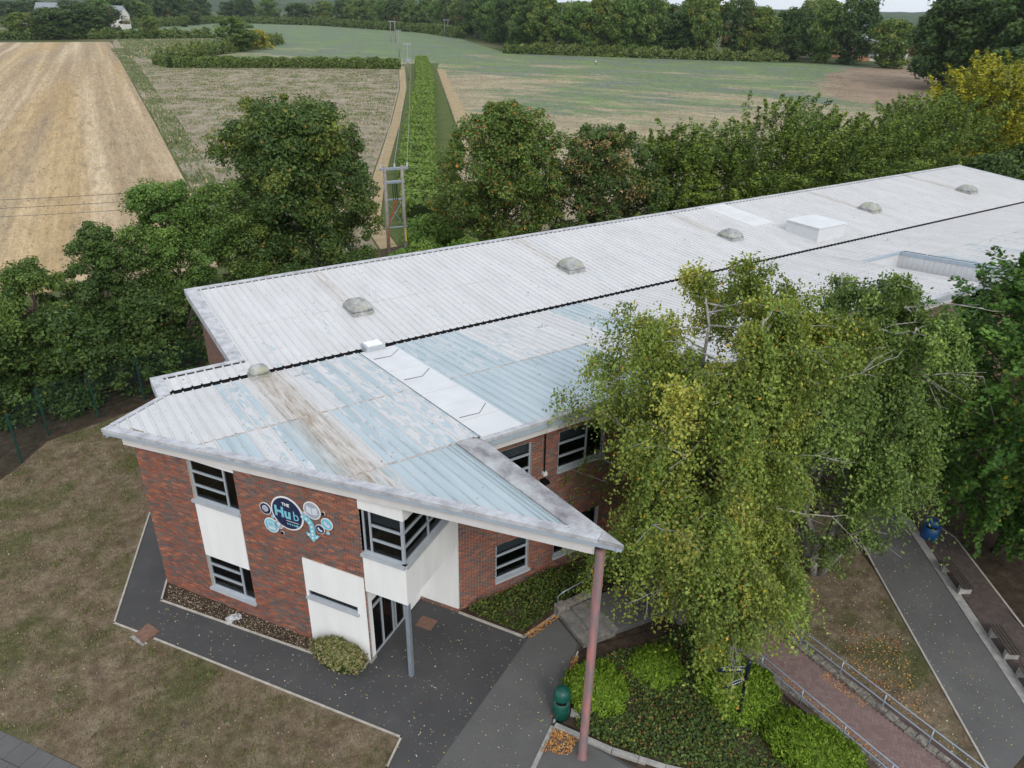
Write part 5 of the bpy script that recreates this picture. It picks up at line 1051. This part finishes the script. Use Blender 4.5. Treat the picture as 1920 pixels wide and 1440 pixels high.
scatter('fallen_leaves', 'small pale fallen leaves strewn over lawn and tarmac', 'leaf litter', [(LAWN, .34), ([(-.5, 22.6), (5.5, 13.9), (4, 12.4), (8, 10.9), (9.3, 11.8), (11.6, 13.5), (10.4, 15), (9.2, 17), (6.2, 16.6), (5.4, 16.4), (.8, 22.9)], .22), ([(18.6, 4), (21.2, 4.2), (26.2, 10.7), (23.8, 10.8)], .14), ([(18.4, 4.2), (23.4, 10.9), (20, 12.5), (18.4, 12)], .3)], 2600, .019, LEAFC, [.3, .2, .15, .25, .1], 603, .036)
scatter('leaf_drift', 'orange fallen leaves gathered along kerbs and ramp', 'leaf litter', [([(9.5, 11.9), (9.75, 11.85), (11.6, 13.3), (11.45, 13.4)], .25), ([(8.6, 11.1), (9.35, 11.55), (9.75, 10.9), (9.2, 10.6)], .2), ([(16.36, 9.2), (16.6, 9.2), (16.6, 6), (16.36, 6)], .12), ([(17.5, 8.6), (17.9, 8.6), (17.9, 7.2), (17.6, 7.2)], .08), ([(10.6, 15.0), (12, 15.2), (12, 15.0), (10.7, 14.7)], .12), ([(18.5, 5.5), (21.2, 8.3), (20, 9.5), (18.5, 8.5)], .23)], 2600, .028, [(0.34, 0.17, 0.06), (0.26, 0.12, 0.045), (0.42, 0.27, 0.09), (0.20, 0.11, 0.05)], [.35, .25, .25, .15], 604, .075)
scatter('gravel_chips', 'pale stone chips and debris along the foot of the brick wall', 'gravel', [([(0.95, 23.0), (5.3, 16.65), (5.75, 16.9), (1.25, 23.7)], 1)], 1500, .019, [(0.24, 0.21, 0.17), (0.20, 0.17, 0.13), (0.42, 0.39, 0.34), (0.11, 0.085, 0.06)], [.3, .3, .2, .2], 605, .025, False, .8, .03)
WEED = [(13, 60), (24.4, 60), (26.2, 66), (36, 86.5), (57.5, 127.8), (85.7, 183.6), (116, 248), (76, 258), (52, 266), (47, 290), (42, 300), (22.3, 145), (16.1, 89)]
WC = [(0.095, 0.125, 0.065), (0.115, 0.145, 0.085), (0.075, 0.105, 0.045), (0.30, 0.25, 0.17)]
scatter('field_weeds', 'grey-green weeds dotted over the pale fallow field', 'weeds', [(WEED, 1)], 34000, .15, WC, [.36, .3, .2, .14], 611, .0, True, .55, clump=.9)
scatter('field_weeds', 'taller weeds along the edge between stubble and fallow', 'weeds', [([(13.2, 60), (15.6, 60), (19, 89), (26, 145), (43, 300), (52, 380), (46, 380), (38.8, 301), (22.2, 145), (16, 89)], 1)], 8000, .22, WC, [.36, .3, .3, .04], 612, .0, True, .55, clump=2.0)
scatter('field_weeds', 'weeds on the fallow field beyond the dark hedge', 'weeds', [([(42, 305), (56, 306), (84, 356), (108, 470), (60, 460)], 1)], 6000, .45, WC, [.36, .3, .26, .08], 613, .0, True, .6, clump=3.0)
CROPN = [(47, 72), (100, 60), (128, 62), (158, 100), (200, 134), (270, 190), (245, 245), (195, 300), (150, 285), (126, 236), (58, 96)]
scatter('crop_plants', 'blue-green crop plants thinly covering the tan field', 'crop', [(CROPN, 1)], 20000, .12, [(0.15, 0.155, 0.115), (0.145, 0.17, 0.10), (0.12, 0.145, 0.085), (0.16, 0.165, 0.145)], [.3, .3, .2, .2], 614, .0, True, .6, clump=6.0)
STUB = [(-16, 64), (11.8, 64), (15.2, 89), (21.6, 145), (38, 300), (-20, 300)]
scatter('stubble_straw', 'pale cut straw lying on the harvested field', 'straw', [(STUB, 1)], 30000, .12, [(0.30, 0.23, 0.145), (0.23, 0.175, 0.11), (0.36, 0.29, 0.19), (0.15, 0.115, 0.08)], [.4, .3, .2, .1], 615, .0, True, .3)

# ---------------------------------------------------------------- fence, poles, wires
FL = [(-8.5, 31.0), (-5.2, 33.4), (-2.7, 35.5), (-1.5, 37.6), (0.7, 38.3), (2.95, 39.1), (5.2, 39.8), (8.5, 40.3)]
FN = empty('mesh_fence', (*FL[0], 0)); tag(FN, 'dark green welded mesh fence around the lawn at left', 'fence'); FN.location = (0, 0, 0)
for i, p in enumerate(FL): MB().box((p[0] - .04, p[1] - .04, -.2), (p[0] + .04, p[1] + .04, 2.5)).build('post', 'fence_green', FN)
for p, q in zip(FL[:-1], FL[1:]):
    mb = MB()
    for j in range(12): z = .1 + j * .21; mb.tube([(*p, z), (*q, z)], .008, sides=4, caps=False)
    L = math.dist(p, q); n = int(L / .12)
    for j in range(1, n): t = j / n; x, y = p[0] + (q[0] - p[0]) * t, p[1] + (q[1] - p[1]) * t; mb.tube([(x, y, .08), (x, y, 2.45)], .004, sides=3, caps=False)
    mb.build('mesh_panel', 'fence_green', FN)
def pole_thing(name, label, loc, build): o = empty(name, loc); tag(o, label, 'utility pole'); build(o); return o
PY = empty('utility_pole', (23.55, 52, 0)); tag(PY, 'grey twin-legged timber power pole with crossarms behind the roof', 'utility pole'); ya = R(-8); PY.rotation_euler = (0, 0, ya)
for s in (-1, 1): MB().tube([(s * .68, 0, -.2), (s * .66, 0, 8.0)], .15, .12, 10).build('leg', 'wood_pole', PY, True)
MB().box((-1.05, -.09, 7.72), (1.15, .09, 7.88)).build('crossarm', 'galvanised', PY); MB().box((-.8, -.1, 6.75), (.8, .1, 6.92)).build('crossarm', 'galvanised', PY)
MB().box((-.68, -.05, 5.5), (.68, .05, 5.6)).build('brace', 'galvanised', PY); MB().box((-.9, -.04, 3.4), (.9, .04, 3.47)).build('brace', 'galvanised', PY)
for a, b in (((-.66, .05, 3.5), (.66, .05, 5.5)), ((.66, .06, 3.5), (-.66, .06, 5.5))): MB().tube([a, b], .018, sides=5).build('brace', 'galvanised', PY)
for x in (-.98, .1, 1.08): MB().lathe([(.05, 7.88), (.09, 7.95), (.05, 8.0), (.09, 8.06), (.04, 8.14), (.03, 8.22)], x, 0, 8).build('insulator', 'insulator', PY)
for x in (-.1, .06, .2): MB().tube([(x, -.06, 6.8), (x - .05, -.1, 6.2), (x, -.1, 5.5)], .028, sides=5).build('cable', 'black', PY)
for x in (0, .1): MB().tube([(x, -.12, 5.5), (x - .12, -.14, 5.0), (-.5 + x * .3, -.16, 4.1), (-.68, -.18, 3.2), (-.7, -.18, 0)], .035, sides=6).build('cable', 'cable_red', PY)
MB().tube([(.68, -.16, 2.3), (.68, -.16, 3.3)], .06, sides=6).build('cable_guard', 'yellow_paint', PY)
def simple_pole(label, loc, h_, twin=False, rz=0.0):
    o = empty('utility_pole', (*loc, 0), rz); tag(o, label, 'utility pole')
    for s in ((-1, 1) if twin else (0,)): MB().tube([(s * 1.2, 0, -.3), (s * 1.2, 0, h_)], .18, .14, 8).build('leg', 'wood_pole', o, True)
    MB().box((-2.2 if twin else -1.1, -.08, h_ - .3), (2.2 if twin else 1.1, .08, h_ - .1)).build('crossarm', 'galvanised', o)
    for x in (-1.0, 0, 1.0): MB().lathe([(.06, h_ - .1), (.1, h_), (.05, h_ + .2)], x, 0, 6).build('insulator', 'insulator', o)
    return o
P1 = (86.5, 184); simple_pole('slim timber pole at the head of the long hedge', (98, 203), 9.2, False, R(-60)); MB().box((97.6, 202.6, 4.5), (98.4, 203.3, 5.6)).build('tmpx', 'galvanised')
bpy.data.objects['tmpx'].name = 'transformer'; o_ = bpy.data.objects['transformer']; par = [x for x in bpy.data.objects if x.name.startswith('utility_pole') and tuple(round(v) for v in x.location[:2]) == (98, 203)][0]
o_.parent = par; bpy.context.view_layer.update(); o_.matrix_parent_inverse = par.matrix_world.inverted()
simple_pole('single timber pole standing alone in the green crop', (138.8, 295), 9.8, False, R(-60)); simple_pole('dark twin timber poles standing in the far crop', (192.5, 416), 10.8, True, R(-25)); simple_pole('pale twin timber poles by the far wood edge', (266, 490), 10.5, True, R(-25))
def wire(label, a, b, sag, r, mat='wire'):
    a, b = np.array(a), np.array(b); t = np.linspace(0, 1, 15)[:, None]; P = a + (b - a) * t; P[:, 2] -= sag * 4 * (t * (1 - t))[:, 0]; o = MB().tube(P, r, sides=4).build('overhead_wire', mat); tag(o, label, 'wire', 'overhead power lines')
c8, s8 = math.cos(ya), math.sin(ya)
for x, lab in ((-.98, 'left wire'), (.1, 'middle wire'), (1.08, 'right wire')):
    pa = (23.55 + x * c8, 52 + x * s8, 8.2); wire(lab + ' from the twin-legged pole to the slim pole by the hedge', pa, (98 + x * .5, 203 - x * .87, 9.3), 1.6, .012, 'wire_pale'); wire(lab + ' from the slim hedge pole to the pole in the crop', (98 + x * .5, 203 - x * .87, 9.3), (138.8 + x * .5, 295 - x * .87, 9.9), 1.2, .012, 'wire_pale')
for i, dz in enumerate((0, -.55, -1.1)): wire(['upper', 'middle', 'lower'][i] + ' dark wire crossing the stubble field behind the ash', (9, 56, 7.0 + dz), (-22, 66, 7.6 + dz), .5, .016)

# ---------------------------------------------------------------- street furniture
def litter_bin(label, loc, h_, r, mat, rz, sx=1, sy=1):
    o = empty('litter_bin', (*loc, 0), rz); tag(o, label, 'bin'); z1 = h_ * .70
    MB().lathe([(r * .92, 0.0), (r * .92, .05), (r, .06), (r, z1)], 0, 0, 28, sx, sy).build('body', mat, o, True)
    MB().lathe([(r * 1.05, z1 + .001), (r * 1.06, z1 + .05), (r * 1.03, h_ * .80), (r * .86, h_ * .92), (r * .5, h_ * .985), (r * .15, h_)], 0, 0, 28, sx, sy).build('hood', mat, o, True)
    V = []; n = 10
    for j in range(n + 1):
        t = R(-90 - 38 + 76 * j / n)
        for z in (z1 - .10, z1 - .005): V.append((math.cos(t) * r * 1.012 * sx, math.sin(t) * r * 1.012 * sy, z))
    obj('opening', V, [(2 * j, 2 * j + 2, 2 * j + 3, 2 * j + 1) for j in range(n)], 'black', o)
    MB().lathe([(r * .95, 0), (r * .97, .03)], 0, 0, 28, sx * 1.03, sy * 1.03).build('foot', 'black', o)
    return o
litter_bin('dark green domed litter bin on the kerb beside the red pole', (9.78, 11.82), 1.16, .25, 'bin_green', R(-40)); litter_bin('blue litter bin under the trees by the far path', (27.15, 10.75), 1.0, .26, 'bin_blue', R(-68), 1.2, .85)
# fingerpost
SP = empty('fingerpost', (14.03, 8.9, 0)); tag(SP, 'navy signpost with two pointing arms among the bright shrubs', 'signpost')
MB().lathe([(.055, -.1), (.055, 2.38), (.07, 2.39), (.07, 2.44), (.03, 2.5)], 0, 0, 12).build('post', 'navy_paint', SP, True)
for z, a, ln in ((2.16, 150, .92), (1.78, 172, .80)):
    d_ = Vector((math.cos(R(a)), math.sin(R(a)))); nv = Vector((-d_.y, d_.x)); mbx = MB(); f = lambda x, y, zz: (d_.x * x + nv.x * y, d_.y * x + nv.y * y, zz)
    ap = [(.05, -.09), (ln - .1, -.09), (ln, 0), (ln - .1, .09), (.05, .09)]; V = [f(x, y, z + zz) for y in (-.012, .012) for x, zz in ap]
    A_ = MB().add(V, [(4, 3, 2, 1, 0), (5, 6, 7, 8, 9)] + [(i, (i + 1) % 5, 5 + (i + 1) % 5, 5 + i) for i in range(5)]).build('arm', 'navy_paint', SP)
    g = random.Random(3); x = .16
    while x < ln - .2:
        wv = g.uniform(.03, .07)
        for yy in (.0135, -.0135): MB().add([f(x, yy, z - .025), f(x + wv, yy, z - .025), f(x + wv, yy, z + .012), f(x, yy, z + .012)], [(0, 1, 2, 3)]).build('lettering', 'white_paint', A_)
        x += wv + .02
    MB().add([f(.1, -.013, z + .093), f(ln - .12, -.013, z + .093), f(ln - .12, .013, z + .093), f(.1, .013, z + .093)], [(0, 1, 2, 3)]).build('top_edge', 'wire_pale', A_)
def handrail(label, u, vs, h_, zb):
    o = empty('handrail', (u, vs[0], 0)); tag(o, label, 'handrail', None); o.location = (0, 0, 0)
    for v in vs[1:-1]: MB().tube([(u, v, zb - .1), (u, v, h_)], .022, sides=8).build('post', 'galvanised', o, True)
    for z in (h_, h_ * .56): MB().tube([(u, v, z) for v in vs], .024, sides=8).build('rail', 'galvanised', o, True)
handrail('right galvanised handrail beside the brick ramp', 18.0, [3.2, 3.95, 5.4, 6.85, 8.3, 9.8, 11.3, 11.9], .74, .05); handrail('left galvanised handrail beside the brick ramp', 16.1, [3.2, 3.95, 5.4, 6.85, 8.3, 9.8, 11.3, 11.9], .66, .05)
for (p, q, lab) in (((24.95, 8.3), (25.7, 9.45), 'slatted bench nearest the blue bin'), ((23.85, 6.75), (23.2, 5.85), 'slatted bench in the middle of the path edge'), ((22.9, 5.4), (22.2, 4.45), 'slatted bench at the lower right edge of the picture')):
    o = empty('bench', (*p, 0)); tag(o, lab, 'bench', 'benches beside the far footpath'); o.location = (0, 0, 0); p, q = Vector(p), Vector(q); d_ = (q - p).normalized(); nv = Vector((-d_.y, d_.x)); nv = nv if nv.x > 0 else -nv
    for e in (p + d_ * .1, q - d_ * .1):
        c = [e - d_ * .06, e + d_ * .06]; MB().prism([tuple(c[0] - nv * .02), tuple(c[1] - nv * .02), tuple(c[1] + nv * .42), tuple(c[0] + nv * .42)], 0, .38).build('support', 'concrete', o)
    for j in range(4):
        a = p - d_ * .1 + nv * (j * .11); b = q + d_ * .1 + nv * (j * .11); MB().prism([tuple(a), tuple(b), tuple(b + nv * .085), tuple(a + nv * .085)], .382, .42).build('slat', 'bench_wood', o)
# steps with a low wall and rail
ST = empty('steps'); tag(ST, 'two shallow concrete steps behind the red pole', 'steps')
MB().prism([(11.98, 13.55), (13.2, 13.4), (13.2, 15.0), (12.12, 15.05)], -.1, .14).build('tread', 'stone_tread', ST); MB().prism([(12.45, 13.56), (13.3, 13.4), (13.3, 14.96), (12.56, 15.0)], .14, .29).build('tread', 'stone_tread', ST)
flat('landing', [(13.0, 13.45), (16.2, 13.0), (16.2, 14.9), (13.0, 15.0)], .28, 'tarmac_old')
LWL = empty('low_wall'); tag(LWL, 'short mossy stone wall with rail at the left of the steps', 'wall'); stones(LWL, 'stone', [(12.05, 15.2), (13.9, 15.15)], .34, .24, .42, 'stone', .12); MB().tube([(12.12, 15.2, .4), (12.12, 15.2, .82), (12.3, 15.2, .92), (13.9, 15.15, 1.15)], .022, sides=8).build('rail', 'galvanised', LWL, True)
# covers, bag
MC = empty('access_cover', (0.15, 21.67, 0)); tag(MC, 'rust-brown access cover set across the path edging', 'cover'); MC.location = (0, 0, 0)
MB().prism([(-.22, 21.79), (-.02, 21.25), (.53, 21.51), (.28, 22.09)], -.05, .045).build('lid', 'iron_cover', MC); MB().prism([(-.34, 21.76), (-.05, 21.13), (.10, 21.2), (-.19, 21.83)], -.05, .02).build('surround', 'concrete', MC)
MB().prism([(9.98, 11.62), (10.2, 11.42), (10.4, 11.62), (10.18, 11.82)], -.05, .085).build('access_cover', 'concrete'); tag(bpy.data.objects['access_cover.001'], 'small square grey access cover between bin and red pole', 'cover')
pc = FP(9.35, 2.2, 0); MB().prism([tuple((Vector(FP(9.35 + a, 2.2 + b, 0)))[:2]) for a, b in ((-.3, -.25), (.3, -.25), (.3, .25), (-.3, .25))], -.05, .014).build('access_cover', 'iron_cover'); tag(bpy.data.objects['access_cover.002'], 'dark brown access cover in the tarmac under the porch', 'cover')
g = np.random.default_rng(9); V = []; F = []
for j in range(7):
    for i in range(9): V.append(((i - 4) * .06 + g.normal(0, .015), (j - 3) * .06 + g.normal(0, .015), max(.0, .16 * math.exp(-((i - 4) ** 2 + (j - 3) ** 2) / 8) + g.normal(0, .035))))
for j in range(6):
    for i in range(8): F.append((j * 9 + i, j * 9 + i + 1, (j + 1) * 9 + i + 1, (j + 1) * 9 + i))
o = obj('plastic_bag', V, F, 'bag_plastic', loc=(2.72, 20.78, .04)); tag(o, 'crumpled clear plastic bag lying by the path edging', 'bag')

# ---------------------------------------------------------------- distant houses
def house(label, loc, rz, w_, d_, h_, rh, wall, roof='slab_roof', wins=3):
    o = empty('house', (*loc, 0), rz); tag(o, label, 'house'); x, y = w_ / 2, d_ / 2
    MB().add([(-x, -y, 0), (x, -y, 0), (x, y, 0), (-x, y, 0), (-x, -y, h_), (x, -y, h_), (x, y, h_), (-x, y, h_), (-x, 0, h_ + rh), (x, 0, h_ + rh)], [(0, 1, 5, 4), (2, 3, 7, 6), (1, 2, 6, 9, 5), (3, 0, 4, 8, 7)]).build('wall', wall, o)
    e = .5; k_ = rh * e / y; MB().add([(-x - e, -y - e, h_ - k_), (x + e, -y - e, h_ - k_), (x + e, 0, h_ + rh), (-x - e, 0, h_ + rh), (x + e, y + e, h_ - k_), (-x - e, y + e, h_ - k_)] + [(-x - e, -y - e, h_ - k_ + .25), (x + e, -y - e, h_ - k_ + .25), (x + e, 0, h_ + rh + .25), (-x - e, 0, h_ + rh + .25), (x + e, y + e, h_ - k_ + .25), (-x - e, y + e, h_ - k_ + .25)],
        [(0, 3, 2, 1), (3, 5, 4, 2), (6, 7, 8, 9), (9, 8, 10, 11), (0, 1, 7, 6), (4, 5, 11, 10), (1, 2, 8, 7), (2, 4, 10, 8), (3, 0, 6, 9), (5, 3, 9, 11)]).build('roof', roof, o)
    for i in range(wins):
        for z in ((1.2, h_ - 1.7) if h_ > 4.5 else (1.2,)):
            cx = -x + w_ * (i + .5) / wins
            for sy in (-1, 1): MB().box((cx - .6, sy * (y + .03) - .03, z), (cx + .6, sy * (y + .03) + .03, z + 1.2)).build('window', 'house_glass', o)
    for z in (1.2, h_ - 1.5): MB().box((-x - .05, -.7, z), (-x - .01, .7, z + 1.2)).build('window', 'house_glass', o)
    return o
house('white gabled house with grey roof at the top left', (40, 575), R(-40), 13, 10, 9, 7, 'house_wall'); house('low white wing beside the gabled house at top left', (29, 575), R(50), 10, 8, 7, 3.5, 'house_wall', 'house_brick', 2); house('second pale house among trees at top left', (86, 640), R(-50), 13, 9, 9, 5.5, 'house_wall')
house('brick house with grey slate roof behind the pale tree', (352, 243), R(-35), 22, 12, 6.5, 7.5, 'house_brick', 'slab_roof', 5); house('pale grey shed roof right of the brick house', (340, 214), R(-60), 15, 12, 2.5, 6.0, 'house_wall', 'sill_grey', 2)
tag(MB().box((323, 217, 0), (338, 217.2, 2.0)).build('garden_fence', 'house_brick'), 'low brown fence in front of the distant brick house', 'fence')

# ---------------------------------------------------------------- person far out in the crop
me = bpy.data.meshes.new('person'); J = [(0, 0, .95), (0, .02, 1.2), (0, .02, 1.42), (0, .02, 1.52), (0, .0, 1.68), (-.1, 0, .9), (-.12, .08, .5), (-.12, .0, .05), (.1, 0, .9), (.12, -.12, .5), (.13, -.02, .05), (-.2, .02, 1.4), (-.27, .04, 1.12), (-.25, -.06, .88), (.2, .02, 1.4), (.28, .04, 1.12), (.26, -.06, .88), (-.12, -.14, .03), (.13, -.16, .03)]
ED = [(0, 1), (1, 2), (2, 3), (3, 4), (0, 5), (5, 6), (6, 7), (0, 8), (8, 9), (9, 10), (2, 11), (11, 12), (12, 13), (2, 14), (14, 15), (15, 16), (7, 17), (10, 18)]; RD = [.15, .15, .16, .06, .11, .10, .065, .05, .10, .065, .05, .07, .05, .04, .07, .05, .04, .045, .045]
me.from_pydata(J, ED, []); pe = bpy.data.objects.new('person', me); C.objects.link(pe); sk = pe.modifiers.new('skin', 'SKIN'); ss_ = pe.modifiers.new('sub', 'SUBSURF'); ss_.levels = 1; ss_.render_levels = 1
for i, r in enumerate(RD): me.skin_vertices[0].data[i].radius = (r, r)
me.skin_vertices[0].data[0].use_root = True; bpy.context.view_layer.update()
m2 = bpy.data.meshes.new_from_object(pe.evaluated_get(bpy.context.evaluated_depsgraph_get())); bpy.data.objects.remove(pe); m2.name = 'person'; m2.materials.clear(); m2.materials.append(MAT['skin_cloth']); m2.materials.append(MAT['pale_shirt'])
for p in m2.polygons: p.material_index = 1 if 1.0 < p.center.z < 1.5 else 0
pe = link('person', m2, None, None, (190.5, 235.4, 0)); tag(pe, 'person in pale top walking alone across the crop field', 'person')
for o in bpy.data.objects:
    for kk in ('_used', '_x'):
        if kk in o: del o[kk]

# ---------------------------------------------------------------- air: thin even haze over the whole place
hz = MB().box((-3000, -1500, -3), (4200, 4600, 75)).build('haze', 'wire'); hz.data.materials.clear(); tag(hz, kind='stuff')
hm = bpy.data.materials.new('haze'); hm.use_nodes = True; hm.node_tree.nodes.clear(); ho = hm.node_tree.nodes.new('ShaderNodeOutputMaterial'); pv = hm.node_tree.nodes.new('ShaderNodeVolumePrincipled')
pv.inputs['Color'].default_value = (0.80, 0.88, 0.97, 1); pv.inputs['Density'].default_value = 0.00007; pv.inputs['Anisotropy'].default_value = 0.3
hm.node_tree.links.new(pv.outputs[0], ho.inputs['Volume']); hz.data.materials.append(hm)
